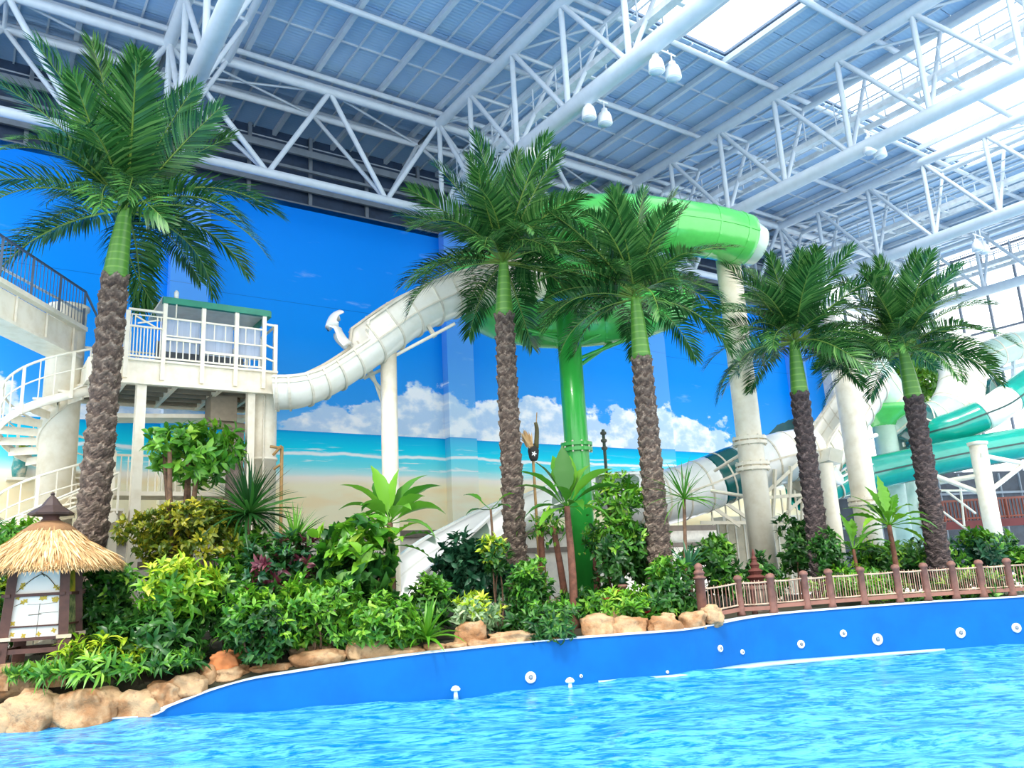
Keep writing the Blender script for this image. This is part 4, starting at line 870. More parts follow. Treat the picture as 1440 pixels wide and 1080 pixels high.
def palm(label, base_px, base_d, top, crown, D, R, bm, nf, FL, seed, rows):
    r = np.random.default_rng(seed)
    B = gd(base_px, base_d, 0.85); T = P(top[0], top[1], D); C_ = P(crown[0], crown[1], D)
    t = thing('palm_tree', label, 'palm tree', B, 'tall feather palms')
    c = spline([B, B*.5+T*.5+(T-B)*0.0, T], 40*1+rows*7); n_ = len(c); ang = np.linspace(0, 2*math.pi, 40, endpoint=False); V = []; F_ = []; lipv = []
    H = np.linalg.norm(T-B)
    for i in range(n_):
        f = i/(n_-1); zr = f*rows; rad = R*(1.0+0.12*(1-f)**3 - 0.10*f)
        row = int(zr)
        ph = ang*6/2/math.pi + 0.0
        tri = np.abs((ph+0.5*0) % 1-.5)*2            # zigzag edge of the leaf scars
        zz = (zr+0.45*tri+0.10*np.sin(ang*3+row)) ; fr = zz % 1; par = np.floor(zz) % 2
        k = 0.2*(fr**1.8)-0.07+0.06*np.cos((ph+par*.5)*2*math.pi)*fr
        rad_ = rad*(1+k+r.normal(0, .022, 40))
        lipv.append(np.clip(fr, 0, 1)**4*r.uniform(.3, 1, 40)); V.append(np.c_[c[i][0]+np.cos(ang)*rad_, c[i][1]+np.sin(ang)*rad_, np.full(40, c[i][2])])
    V = np.vstack(V)
    for i in range(n_-1):
        for j in range(40): a = i*40+j; b = i*40+(j+1) % 40; F_.append((a, b, b+40, a+40))
    me = mesh('trunk', V, F_, False); at = me.attributes.new('rnd', 'FLOAT', 'POINT'); at.data.foreach_set('value', np.concatenate(lipv).astype(np.float32)); obj('trunk', me, bm, t)
    cs = spline([T-[0, 0, .1], T*.5+C_*.5, C_], 12); obj('crownshaft', sweep(cs, lambda f: circ(R*(0.9-.5*f**0.9+.05*math.sin(f*3.1)), 20), caps=True), shaft_m, t)
    hub = C_
    for k in range(nf):
        f = (k+.5)/nf; az = k*2.39996+r.normal(0, .22); el = 84-88*f**0.95+r.normal(0, 6); sc = FL/3.0*(r.uniform(.88, 1.08))*(0.92 if f < .15 else 1)
        vi = 0 if f < .25 else (int(r.integers(0, 3)) if f < .55 else int(r.choice([2, 3, 5, 3])))
        h0 = hub+np.array([math.cos(az), math.sin(az), 0])*R*.35+np.array([0, 0, .25*(1-f)-.1])
        obj('frond', FR[vi], None, t, Matrix.Translation(Vector(h0)) @ Matrix.Rotation(az, 4, 'Z') @ Matrix.Rotation(-math.radians(el), 4, 'Y') @ Matrix.Rotation(r.normal(0, .35), 4, 'X') @ Matrix.Diagonal((sc, sc, sc, 1)))
    return t
palm('tallest feather palm behind the thatched lantern', 112, 18.6, (162, 386), (177, 292), 20.5, 0.35, bark_a, 46, 3.8, 1, 26)
palm('feather palm crossing the join of ivory flume and green spiral', 730, 21.2, (709, 440), (708, 366), 23.0, 0.30, bark_a, 44, 3.3, 2, 28)
palm('feather palm right of the green column', 936, 20.4, (902, 500), (893, 416), 22.0, 0.30, bark_a, 44, 3.05, 3, 25)
palm('dark-trunked feather palm between two white columns', 1162, 22.6, (1124, 550), (1116, 478), 24.0, 0.29, bark_b, 44, 2.85, 4, 24)
palm('dark-trunked feather palm before the teal tubes', 1330, 22.6, (1284, 556), (1269, 490), 24.0, 0.30, bark_b, 42, 2.85, 5, 24)
# ------------------------------------------------------------------ shrubs, back to front
bush('artificial_tree', 'round green artificial treetop behind the dark-trunked palm', 1215, 1335, 470, 580, 43, 'bright', 0.5, cat='tree', trunk=.3, stems=1, dens=.9)
bush('hedge', 'dense hedge between pale columns and fence', 1185, 1330, 745, 835, 25.5, ['dark', 'bright'], 0.24)
bush('shrub', 'leafy shrub in front of the red footbridge', 1330, 1436, 738, 815, 24.5, ['blue', 'mid'], 0.24)
bush('shrub', 'low shrub below the red footbridge end', 1405, 1475, 765, 830, 24.0, 'mid', 0.22)
bush('shrub', 'dark glossy shrub left of the dark-trunked palm', 1082, 1158, 720, 815, 24.5, 'dark', 0.24)
bush('shrub', 'dark shrub right of the dark-trunked palm foot', 1140, 1182, 738, 820, 21.8, 'dark', 0.2)
bush('shrub', 'broad shrub left of the tall white column', 955, 1050, 748, 838, 22.5, ['dark', 'mid'], 0.24)
bush('groundcover', 'fresh green ferns behind the rope fence', 1140, 1290, 796, 850, 21.0, ['mid', 'bright'], 0.26, Wd=.06, bend=.8, upb=.8, cat='fern', stems=0)
bush('groundcover', 'ferny strip behind the fence at the palm foot', 1285, 1450, 800, 846, 20.6, ['dark', 'bright'], 0.26, Wd=.06, bend=.8, upb=.8, cat='fern', stems=0)
bush('groundcover', 'low dark creeper along the fence foot', 1220, 1400, 832, 852, 20.6, ['dark', 'mid'], 0.16, cat='groundcover', stems=0, depth=.25)
bush('groundcover', 'ferns behind the gate end of the fence', 1000, 1120, 805, 850, 22.0, ['dark', 'bright'], 0.22, Wd=.06, bend=.8, upb=.7, cat='fern', stems=0)
bush('small_tree', 'small leafy tree beside the bark of the green-column palm', 820, 905, 715, 835, 20.8, ['dark', 'mid'], 0.22, cat='tree')
bush('shrub', 'airy shrub right of the banana plant by the green column', 835, 905, 665, 745, 21.6, ['mid', 'bright'], 0.3, Wd=.07, trunk=.06)
bush('shrub', 'shrub at the foot of the palm by the green column', 905, 985, 780, 868, 19.2, ['dark', 'mid'], 0.22)
bush('dark_ficus', 'rounded blue-green shrub before the wide run-out slide', 604, 728, 752, 860, 19.8, 'blue', 0.24, Wd=.11)
bush('shrub', 'yellow-topped shrub touching the second palm trunk', 672, 722, 752, 812, 19.4, ['dark', 'lime'], 0.18)
bush('shrub', 'shrub clinging at the palm foot by the run-out', 708, 790, 790, 880, 18.4, ['dark', 'mid'], 0.2)
bush('variegated_shrub', 'pale variegated shrub with yellow crown by the boulders', 636, 716, 826, 892, 17.6, ['vari', 'lime'], 0.18, Wd=.06)
bush('flowering_shrub', 'dark shrub with red bracts above the pool wall', 722, 832, 838, 908, 17.3, ['dark', 'mid'], 0.2, Wd=.055, flowers=6, bend=.7)
bush('flowering_shrub', 'bright shrub with red flowers behind the boulder group', 812, 965, 828, 880, 18.6, ['mid', 'bright'], 0.19, Wd=.06, flowers=7)
bush('philodendron', 'large-leaved philodendron with yellow-green top', 440, 568, 728, 885, 18.0, ['dark', 'bright'], 0.42, Wd=.2, clump=4)
bush('shrub', 'green shrub at the pool edge under the philodendron', 466, 604, 838, 914, 16.7, ['mid', 'bright'], 0.2)
bush('shrub', 'dense shrub beneath the spiky dracaena', 340, 470, 752, 850, 18.4, ['dark', 'maroon', 'dark', 'blue'], 0.24)
bush('shrub', 'bright-tipped shrub above the tan boulders', 390, 500, 808, 912, 16.8, ['mid', 'bright'], 0.2)
bush('shrub', 'bushy shrub behind the orange boulder', 312, 422, 826, 942, 16.2, ['dark', 'bright'], 0.2)
bush('croton', 'yellow-speckled croton shrub under the small umbrella tree', 182, 352, 690, 800, 18.8, 'yel', 0.17, Wd=.07)
bush('umbrella_tree', 'small umbrella tree before the platform leg', 194, 330, 586, 680, 19.6, ['mid', 'bright'], 0.3, Wd=.12, cat='tree', trunk=.1, stems=5, depth=.9)
bush('lime_shrub', 'lime yellow shrub beside the palm trunk', 165, 318, 784, 872, 17.0, ['bright', 'lime'], 0.25, Wd=.08)
bush('shrub', 'deep green shrub beneath the lime shrub', 130, 312, 850, 955, 16.5, 'dark', 0.26, Wd=.1)
bush('shrub', 'shady shrub between lantern and palm trunk', 108, 200, 770, 900, 17.7, ['dark', 'mid'], 0.22)
bush('shrub', 'tall shrub behind the lantern roof', -40, 70, 722, 812, 18.8, ['mid', 'bright'], 0.26, Wd=.08)
bush('shrub', 'shrub left of the lantern posts', -50, 24, 785, 925, 17.6, ['dark', 'lime'], 0.22)
bush('fern', 'long-leaved bright fern in front of the lantern', 58, 222, 896, 985, 15.5, ['mid', 'lime'], 0.32, Wd=.06, bend=.9, upb=.6, cat='fern', stems=0)
bush('fern', 'small fern between the lantern stones', 8, 72, 945, 992, 15.4, 'mid', 0.22, Wd=.05, bend=.9, cat='fern', stems=0)
bush('fern', 'fern beside the orange boulder', 205, 292, 918, 972, 15.8, ['dark', 'mid'], 0.26, Wd=.06, bend=.9, cat='fern', stems=0)
FILL = ['behind the shrub left of the lantern', 'between the palm trunk and the lime shrub', 'behind the lime shrub', 'beneath the croton', 'between the bushy shrub and the bright-tipped one', 'under the philodendron at the pool edge', 'behind the strap lily', 'left of the blue-green shrub', 'behind the red-bract shrub', 'in front of the picket fence', 'behind the small boulder near the fence', 'under the dracaena', 'around the banana plant foot', 'behind the small leafy tree', 'at the white column foot by the gate', 'between the dark palm trunk and the footbridge shrub']
# dense filler planting behind the named shrubs
for i, (x0, x1, y0, y1, d) in enumerate(((-60, 60, 800, 930, 18.4), (100, 210, 820, 940, 17.9), (190, 300, 790, 900, 18.2), (270, 370, 790, 905, 18.0), (340, 440, 830, 920, 17.3), (440, 540, 850, 915, 17.4), (540, 640, 850, 905, 17.8), (560, 650, 815, 880, 18.6), (690, 800, 855, 905, 18.0), (780, 870, 825, 880, 19.6), (880, 990, 825, 880, 18.8), (300, 400, 740, 850, 19.0), (470, 560, 790, 880, 18.8), (860, 950, 730, 830, 21.4), (1040, 1110, 780, 845, 23.0), (1290, 1360, 760, 830, 23.8))):
    bush('filler_shrub', 'dark green filler shrub '+FILL[i], x0, x1, y0, y1, d, ['dark', 'mid'] if i % 2 else 'dark', 0.24, group='filler shrubs', stems=2)
# spiky and big-leaved plants
strap_plant('dracaena', 'dark spiky dracaena in front of the platform column', 350, 722, 19.2, 1.4, 120, 'dark', Wd=.085, e0=-25, cat='plant')
strap_plant('yucca', 'olive spiky yucca beside the dracaena', 415, 762, 18.8, 0.95, 70, 'mid', Wd=.06, e0=-5)
strap_plant('strap_lily', 'bright strap-leaved lily over the pool edge boulders', 600, 900, 16.6, 0.95, 38, 'bright', Wd=.11, e0=8, droop=.8)
strap_plant('yucca', 'yucca with narrow leaves left of the white tube', 962, 702, 20.6, 1.15, 40, 'mid', Wd=.06, e0=-15, trunk_lean=-.4, tr=.06)
strap_plant('agave', 'grey-green agave blades left of the fence post', 968, 800, 19.4, 0.75, 16, 'blue', Wd=.08, e0=25, droop=.2)
LB = [(125, 60, .8, .95), (55, 50, 1.1, .95), (175, 55, 1, 1), (5, 50, 1.1, 1), (-60, 30, 1.2, .8), (240, 35, 1.2, .85), (150, 75, .5, 1.0), (35, 62, .9, 1.05), (170, 38, 1.3, .9), (8, 28, 1.5, .95), (200, 20, 1.5, .8), (-20, 45, 1.2, .8), (60, 80, .3, .85), (190, 5, 1.3, .7), (-8, 0, 1.3, .8), (110, 50, 1, .7)]
big_leaf_plant('banana_plant', 'banana plant with paddle leaves before the slim ivory column', 548, 735, 19.2, 1.25, .5, LB, 'mid', .1)
big_leaf_plant('banana_plant', 'split-leaf lower plant around the banana trunk', 545, 765, 18.9, 1.0, .42, [(160, 25, 1.2, 1), (15, 20, 1.2, 1), (200, 45, 1, .9), (-15, 40, 1, .8), (180, -5, 1, .9), (5, -10, .9, .9), (100, 30, 1, .8), (-60, 15, 1, .8)], 'bright', .08, lobed=.45)
LC = [(70, 70, .4, 1), (115, 72, .4, 1), (0, 48, .8, 1), (178, 52, .8, 1), (-100, 35, 1, .8), (140, 62, .5, 1.0), (95, 85, .2, 1.05), (40, 58, .6, 1.0), (165, 38, .9, 1.0), (12, 30, .9, 1.05), (190, 5, 1.2, .8), (-15, -5, 1.2, .85), (-70, 10, 1.2, .7), (215, -15, 1, .7)]
big_leaf_plant('banana_plant', 'banana plant with upright leaves before the green column', 797, 712, 19.6, 1.15, .5, LC, 'mid', .1, redbark)
big_leaf_plant('tree_philodendron', 'tree philodendron with fan of leaves behind the fence', 1250, 738, 22.2, .95, .36, [(30, 40, 1, 1), (160, 40, 1, 1), (75, 60, .8, 1), (-40, 10, 1.2, 1), (215, 15, 1.2, 1), (-110, 30, 1, .9), (105, 45, 1, 1), (150, 55, .7, 1), (95, 85, .2, 1.1), (40, 55, .7, 1), (170, 25, 1, 1), (8, 25, 1, 1), (200, 0, 1, .9), (-20, 0, 1, .9), (60, 65, .5, 1), (120, 70, .5, 1), (-80, 20, 1, .9), (180, -20, .8, .9), (0, -20, .8, .9)], 'bright', .08, redbark, lobed=.3)
big_leaf_plant('tree_philodendron', 'smaller tree philodendron by the slender column', 1200, 772, 22.4, .75, .34, [(45, 30, 1, 1), (135, 30, 1, 1), (-45, 20, 1, 1), (225, 20, 1, .9), (150, 45, .8, 1), (60, 60, .5, 1), (20, 35, 1, 1), (185, 10, 1, .9), (-15, 5, 1, .9), (100, 75, .4, 1), (-70, 15, 1, .8)], 'mid', .06, redbark, lobed=.3)
big_leaf_plant('taro_plant', 'broad-leaved plant left of the second palm trunk', 690, 716, 20.4, .55, .3, [(160, 40, .9, 1), (20, 40, .9, .9), (200, 0, 1, .8), (-40, 10, 1, .8)], 'mid', .04)
# bare leaning trunks by the green column
for i, (a, b, lab) in enumerate((((778, 740), (797, 836), 'leaning brown tree trunk left of the green column'), ((760, 740), (762, 836), 'upright brown tree trunk beside the leaning one'), ((836, 752), (838, 836), 'reddish tree trunk right of the green column'), ((861, 770), (866, 832), 'short forked trunk under the small leafy tree'))):
    e, b0 = P(a[0], a[1], 21.4), P(b[0], b[1], 21.4); b0 = np.array([b0[0], b0[1], .85]); t = thing('bare_stemmed_tree', lab, 'tree', b0)
    obj('trunk', sweep(spline([b0, (e+b0)/2+[.03, 0, 0], e], 10), lambda f: circ(.11-.03*f, 10), caps=True), redbark, t)
    nl = 90; B = e+rng.normal(0, .22, (nl, 3)); stuff(obj('foliage', leaf_mesh_cloud(B, unitv(nl)+[0, 0, .3], np.tile([0, 0, 1.], (nl, 1))+rng.normal(0, .1, (nl, 3)), rng.uniform(.15, .3, nl), rng.uniform(.06, .1, nl)), LM['mid'], t))
# ================================================================== rocks
rock_m = NT('tan_boulder'); v = rock_m.noise(rock_m.pos(), 1.6, 6.0, .62); w2 = rock_m.noise(rock_m.pos(), 7.0, 5.0, .6)
cc_ = rock_m.mix(rock_m.step(v, .42, .62), srgb(190, 158, 120), srgb(158, 114, 74)); cc_ = rock_m.mix(rock_m.math('MULTIPLY', rock_m.step(w2, .55, .7), .5), cc_, srgb(120, 96, 76)); rock_m.link(cc_, rock_m.b.inputs['Base Color']); rock_m.b.inputs['Roughness'].default_value = .8; rock_m.bump(rock_m.noise(rock_m.pos(), 6.0, 7.0, .65), .7, .08); rock_m = rock_m.m
orange_m = pbr('orange_boulder', srgb(196, 122, 70), .8, var=.2, scale=2, bump=.5, bscale=8)
import bmesh
from mathutils import noise as mnoise
_b = bmesh.new(); bmesh.ops.create_icosphere(_b, subdivisions=4, radius=1.0); ICO_V = np.array([v.co[:] for v in _b.verts]); ICO_F = [[v.index for v in f.verts] for f in _b.faces]; _b.free()
def rock(label, x0, x1, y0, y1, d, m=None, seed=0, group='boulders along the pool edge'):
    c = P((x0+x1)/2, (y0+y1)/2, d); k = d/FP; hw, hh = (x1-x0)/2*k, (y1-y0)/2*k
    off = Vector((seed*7.1, seed*3.3, seed*1.7)); V = []
    for q in ICO_V:
        p = Vector(q); s = 1+.42*mnoise.noise(p*.9+off)+.24*mnoise.noise(p*2.1+off)+.09*mnoise.noise(p*5+off)
        a = np.sign(q)*np.abs(q)**.72; V.append((a[0]*s, a[1]*s, a[2]*s))
    V = np.array(V); V /= np.abs(V).max(0)
    aw = math.atan2(RT[1], RT[0]); L = np.array([math.cos(aw), math.sin(aw), 0]); D = np.array([-math.sin(aw), math.cos(aw), 0])
    W_ = V[:, :1]*L*hw+V[:, 1:2]*D*max(.3, hw*.6)+np.c_[np.zeros((len(V), 2)), V[:, 2]*hh*1.05]
    b0 = np.array([c[0], c[1], c[2]-hh])
    o = obj('boulder', mesh('boulder', W_+[0, 0, hh], ICO_F, True), m or rock_m); o.location = tuple(b0)
    return tag(o, label, 'rock', group)
RK = [(-34, 30, 990, 1052, 14.8, 'boulder with flat top at the water line under the small fern'), (-4, 84, 970, 1046, 14.9, 'rounded boulder at the water line'), (74, 174, 968, 1034, 15.0, 'big pale boulder at the water line'), (162, 228, 972, 1022, 15.2, 'low boulder next to the blue wall tip'), (200, 252, 960, 1000, 15.5, 'sandy boulder at the wall tip'), (-60, 66, 932, 985, 15.9, 'wide flat boulder under the lantern'), (240, 290, 950, 985, 15.7, 'pale boulder behind the wall tip'), (284, 312, 936, 972, 15.8, 'upright grey-tan stone beside the orange boulder'), (300, 337, 915, 945, 16.0, 'orange boulder by the fern at the pool edge'), (305, 352, 937, 962, 15.8, 'brown boulder below the orange one'), (350, 412, 935, 958, 15.9, 'low brown boulder on the coping'), (410, 470, 907, 932, 16.5, 'upper grey boulder under the bright-tipped shrub'), (412, 490, 915, 946, 16.0, 'long tan boulder on the coping'), (488, 548, 898, 934, 16.1, 'large tan boulder beside the pool shrub'), (540, 596, 910, 930, 16.1, 'low tan boulder right of the large one'), (596, 624, 906, 924, 16.2, 'small brown boulder below the strap lily'), (624, 656, 905, 922, 16.3, 'small shadowed boulder below the strap lily'), (640, 684, 874, 917, 16.5, 'tall tan boulder by the variegated shrub'), (680, 754, 886, 914, 16.5, 'wide tan boulder left of the flowering shrub'), (755, 793, 897, 909, 16.6, 'small egg-shaped boulder on the coping'), (818, 864, 866, 902, 17.0, 'rounded boulder right of the flowering shrub'), (856, 912, 866, 899, 17.1, 'sloping boulder in the group of four'), (906, 958, 868, 896, 17.2, 'grey-tan boulder in the group of four'), (840, 870, 860, 880, 17.6, 'pointed boulder behind the group'), (955, 992, 862, 889, 17.4, 'small tan boulder near the fence'), (988, 1014, 852, 882, 17.6, 'last boulder beside the fence post'), (925, 950, 863, 878, 17.6, 'half-hidden boulder behind the grey-tan one'), (650, 700, 900, 918, 16.4, 'low slab boulder under the tall tan one')]
for i, (x0, x1, y0, y1, d, lab) in enumerate(RK): rock(lab, x0-4, x1+4, y0-2, y1, d+(.45 if i > 6 else 0), orange_m if lab.startswith('orange') else None, i+1)
# ================================================================== lantern kiosk
darkwood = pbr('dark_brown_timber', srgb(92, 58, 48), .6, var=.2, scale=5); capw = pbr('charcoal_brown_cap', srgb(70, 54, 50), .6, var=.15)
ropem = pbr('cream_rope', srgb(222, 204, 176), .7); thatch_m = leafmat('thatch_straw', [(0, srgb(180, 140, 90)), (.4, srgb(214, 178, 126)), (.8, srgb(232, 202, 152)), (1, srgb(242, 220, 178))], .8, .1)
n = NT('lantern_paper'); n.link(n.mix(n.noise(n.pos(), 2.0), srgb(246, 240, 226), srgb(232, 228, 220)), n.b.inputs['Base Color']); n.b.inputs['Roughness'].default_value = .8; n.b.inputs['Specular IOR Level'].default_value = .1; paper = n.m
yelp = pbr('yellow_side_panel', srgb(222, 206, 60), .5, var=.2, scale=4, col2=srgb(90, 120, 40)); inkm = pbr('ink_brown', srgb(90, 72, 40), .6); leafy = pbr('ochre_blossom', srgb(196, 168, 50), .6)
ld_, lz = 16.4, 1.0
LC_ = P(62, 850, ld_); lan = thing('thatched_lantern', 'wooden garden lantern with thatched roof and white painted panes', 'lantern', (LC_[0], LC_[1], lz))
k = ld_/FP
rz = math.atan2(RT[1], RT[0])+math.radians(14); Lx = np.array([math.cos(rz), math.sin(rz), 0]); Ly = np.array([-math.sin(rz), math.cos(rz), 0])
def LP(a, b, z): return np.array([LC_[0], LC_[1], 0])+Lx*a+Ly*b+np.array([0, 0, z])
ztop = P(62, 797, ld_)[2]; zbot = P(62, 918, ld_)[2]; zeave = ztop
hb, ht = 0.56, 0.46
for sx_ in (-1, 1):
    for sy_ in (-1, 1):
        po = beam('post', LP(sx_*hb, sy_*hb, zbot-.15), LP(sx_*ht, sy_*ht, ztop+.05), .17, .17, darkwood, lan)
        beam('foot_block', LP(sx_*(hb+.01), sy_*(hb+.01), zbot-.2), LP(sx_*(hb-.01), sy_*(hb-.01), zbot+.28), .22, .22, darkwood, lan)
        q = LP(sx_*(hb-.02), sy_*(hb-.02), zbot+.31); beam('rope_band', q, q+[0, 0, .07], .26, .26, ropem, po)
H_ = ztop-zbot
def lf(fr): return hb+(ht-hb)*fr
for fr, hh_, ov in ((.06, .09, .12), (.68, .06, .14), (.97, .08, .0), (.19, .06, 0), (.33, .03, -.1)):
    a = lf(fr); z = zbot+H_*fr
    for (p, q) in (((-a-ov, -a), (a+ov, -a)), ((a, -a-ov), (a, a+ov)), ((a+ov, a), (-a-ov, a)), ((-a, a+ov), (-a, -a-ov))): beam('rail', LP(p[0], p[1], z), LP(q[0], q[1], z), .09, hh_, darkwood, lan)
def pane(name, side, f0, f1, m):
    a0, a1 = lf(f0)-.02, lf(f1)-.02; z0, z1 = zbot+H_*f0, zbot+H_*f1; w0, w1 = lf(f0)-.07, lf(f1)-.07
    pts = []
    for off in (0, .03):
        for (s_, a, w, z) in ((-1, a0, w0, z0), (1, a0, w0, z0), (1, a1, w1, z1), (-1, a1, w1, z1)):
            x_, y_ = {'f': (s_*w, -a+off), 'r': (a-off, s_*w), 'l': (-a+off, s_*w), 'b': (s_*w, a-off)}[side]; pts.append(LP(x_, y_, z))
    return obj(name, mesh('pane', pts, [(0, 1, 2, 3), (7, 6, 5, 4), (0, 4, 5, 1), (1, 5, 6, 2), (2, 6, 7, 3), (3, 7, 4, 0)]), m, lan)
FPN = {}
for sd_ in 'blf':
    for f0_, f1_ in ((.2, .33), (.33, .67), (.69, .95)): FPN[f0_] = pane('pane', sd_, f0_, f1_, paper)
def pane_of(fr): return FPN[.2 if fr < .33 else (.33 if fr < .68 else .69)]
pane('pane', 'r', .2, .67, pbr('green_bamboo_print', srgb(70, 96, 60), .6, var=.4, scale=9, col2=srgb(190, 196, 130))); pane('pane', 'r', .69, .95, yelp)
# painted branches and blossoms, raised a few millimetres on the front panes
def FP_(u_, fr): a = lf(fr)-.02; return LP(u_*(lf(fr)-.09), -a-.008, zbot+H_*fr)
def twig(pts_, r): obj('painted_twig', sweep(spline([FP_(*q) for q in pts_], 14), circ(r, 5), caps=True), inkm, pane_of(pts_[1][1]))
twig([(-.95, .72), (-.6, .80), (-.3, .86), (.1, .91), (.25, .885)], .008); twig([(.05, .93), (.4, .88), (.7, .80), (.95, .73)], .008)
twig([(.1, .2), (.12, .4), (.15, .58)], .004); twig([(-.4, .575), (.1, .57), (.9, .58)], .003); twig([(.15, .47), (.95, .475)], .003); twig([(-.3, .455), (.25, .46)], .007); twig([(-.95, .56), (-.6, .6)], .006)
for u_, fr in ((-.62, .60), (-.5, .615), (.35, .64), (.2, .635), (.82, .605), (.9, .62), (.75, .62), (-.85, .655), (.8, .76), (.9, .74), (-.9, .37), (-.85, .25), (-.4, .23), (.2, .24), (.8, .27), (-.7, .8), (-.75, .77)):
    q = FP_(u_, fr); B = np.repeat(q[None], 4, 0)-Ly*.004; fa = np.arange(4)*1.57+rng.uniform(0, 1); dd = np.cos(fa)[:, None]*Lx+np.sin(fa)[:, None]*np.array([0, 0, 1.]); obj('painted_blossom', leaf_mesh_cloud(B, dd, np.tile(-Ly, (4, 1)), np.full(4, .055), np.full(4, .035), bend=0, fold=0), leafy, pane_of(fr))
# thatched roof
R_e, R_t = 1.42, .34; zr1 = P(62, 745, ld_)[2]+.1; ze = zeave
rc = np.array([LC_[0], LC_[1], 0])
prof = [(R_e-.25, ze-.02), (R_e, ze-.10), (R_e+.02, ze), (R_e*.78, ze+.26), (R_e*.5, ze+.5), (R_t, zr1)]
tb_ = obj('thatch_body', lathe(prof, 40, (rc[0], rc[1], 0)), pbr('thatch_base', srgb(196, 152, 98), .9, var=.25, scale=6, bump=.8, bscale=30), lan)
ns = 5200; az = rng.uniform(0, 2*math.pi, ns); fr = rng.random(ns)**.8
prr = np.array([(R_t, zr1), (R_e*.5, ze+.5), (R_e*.78, ze+.26), (R_e, ze+.02)]); tt_ = fr*2.4; ii = np.minimum(tt_.astype(int), 2); ff = (tt_-ii)[:, None]; rz_ = prr[ii]*(1-ff)+prr[ii+1]*ff; tg_ = prr[ii+1]-prr[ii]; tg_ /= np.linalg.norm(tg_, axis=1)[:, None]
ca_, sa_ = np.cos(az), np.sin(az); B = np.c_[rc[0]+ca_*rz_[:, 0], rc[1]+sa_*rz_[:, 0], rz_[:, 1]+.03]; D = np.c_[ca_*tg_[:, 0], sa_*tg_[:, 0], tg_[:, 1]]+rng.normal(0, .07, (ns, 3)); Nn = np.c_[-ca_*tg_[:, 1], -sa_*tg_[:, 1], tg_[:, 0]]+rng.normal(0, .2, (ns, 3))
stuff(obj('thatch_straw', leaf_mesh_cloud(B, D, Nn, rng.uniform(.25, .5, ns), rng.uniform(.018, .035, ns), bend=.15), thatch_m, tb_))
ne = 2400; az = rng.uniform(0, 2*math.pi, ne); ca_, sa_ = np.cos(az), np.sin(az); B = np.c_[rc[0]+ca_*(R_e-.12), rc[1]+sa_*(R_e-.12), np.full(ne, ze+.0)+rng.uniform(-.06, .08, ne)]; D = np.c_[ca_, sa_, np.full(ne, -.45)]+rng.normal(0, .15, (ne, 3))
stuff(obj('thatch_fringe', leaf_mesh_cloud(B, D, np.c_[ca_*.4, sa_*.4, np.ones(ne)], rng.uniform(.14, .24, ne), rng.uniform(.015, .03, ne), bend=.3), thatch_m, tb_))
zc1 = zr1
obj('thatch_collar', lathe([(.5, zc1-.16), (.52, zc1-.1), (.36, zc1+.03), (.2, zc1+.1)], 28, (rc[0], rc[1], 0)), pbr('dark_thatch', srgb(150, 112, 76), .9, bump=.6), lan)
obj('finial_neck', lathe([(.17, zc1), (.19, zc1+.12), (.15, zc1+.16), (.19, zc1+.24)], 20, (rc[0], rc[1], 0)), darkwood, lan)
zf = zc1+.22
obj('finial_cap', lathe([(.1, zf-.02), (.42, zf), (.44, zf+.04), (.2, zf+.2), (.1, zf+.34), (.03, zf+.42), (.05, zf+.45), (.0, zf+.5)], 8, (rc[0], rc[1], 0), smooth=False), capw, lan)
for sx_ in (-1, 1): box('plinth_stone', LP(sx_*.5, -.5, zbot-.35), (.35, .35, .5), rock_m, lan, rz)
# ================================================================== rope fence
fpost = pbr('brown_fence_timber', srgb(128, 88, 76), .65, var=.2, scale=6); fbal = pbr('pale_cane_baluster', srgb(196, 170, 146), .7, var=.25, scale=4); fred = pbr('red_brown_rail', srgb(140, 96, 82), .65)
FX = [(1093, 364, 0), (1140, 0, 0), (1175, 0, 0), (1220, 0, 0), (1267, 0, 0), (1308, 0, 0), (1354, 0, 0), (1391, 0, 0), (1432, 0, 0), (1480, 0, 0), (1530, 0, 0)]
def wall_at(px):
    best = None
    for i, (a, b, z) in enumerate(wall_xy):
        q = np.array([a, b, z])-CAM; x_ = 720+FP*(q@RT)/(q@FWD)
        if best is None or abs(x_-px) < best[0]: best = (abs(x_-px), i)
    i = best[1]; return np.array([wall_xy[i, 0]+nn[i, 0]*.3, wall_xy[i, 1]+nn[i, 1]*.3, wall_xy[i, 2]+.03])
fe = thing('rope_fence', 'brown timber fence with rope rails and cane balusters on the pool wall', 'fence', wall_at(1200))
FH = .84
def fpole(p, h, r=.085):
    obj('post', lathe([(r*1.25, 0), (r, .1), (r*.95, h-.06), (r*1.25, h-.04), (r*1.25, h+.0), (r*.9, h+.05), (r*.2, h+.07)], 14, p), fpost, fe)
fps = [wall_at(q[0]+4) for q in FX]
for p in fps: fpole(p, FH)
def span(a, b, nb, h=FH):
    a, b = np.array(a), np.array(b)
    mid = lambda z, s=0.0: [a+[0, 0, z], (a+b)/2+[0, 0, z-s], b+[0, 0, z]]
    obj('rope_rail', sweep(spline(mid(h-.12, .015), 8), circ(.022, 7), caps=True), fbal, fe); obj('rope_rail', sweep(spline(mid(h-.62, .01), 8), circ(.02, 7), caps=True), fbal, fe)
    beam('foot_rail', a+[0, 0, .14], b+[0, 0, .14], .07, .09, fred, fe)
    for k_ in range(nb):
        f = (k_+.8)/(nb+.6); q = a+(b-a)*f; rod('baluster', q+[0, 0, h-.64], q+[rng.normal(0, .01), 0, h-.1+rng.uniform(-.02, .03)], .011, fbal if k_ % 2 else fred, fe, 6)
for a, b in zip(fps[:-1], fps[1:]): span(a, b, 12)
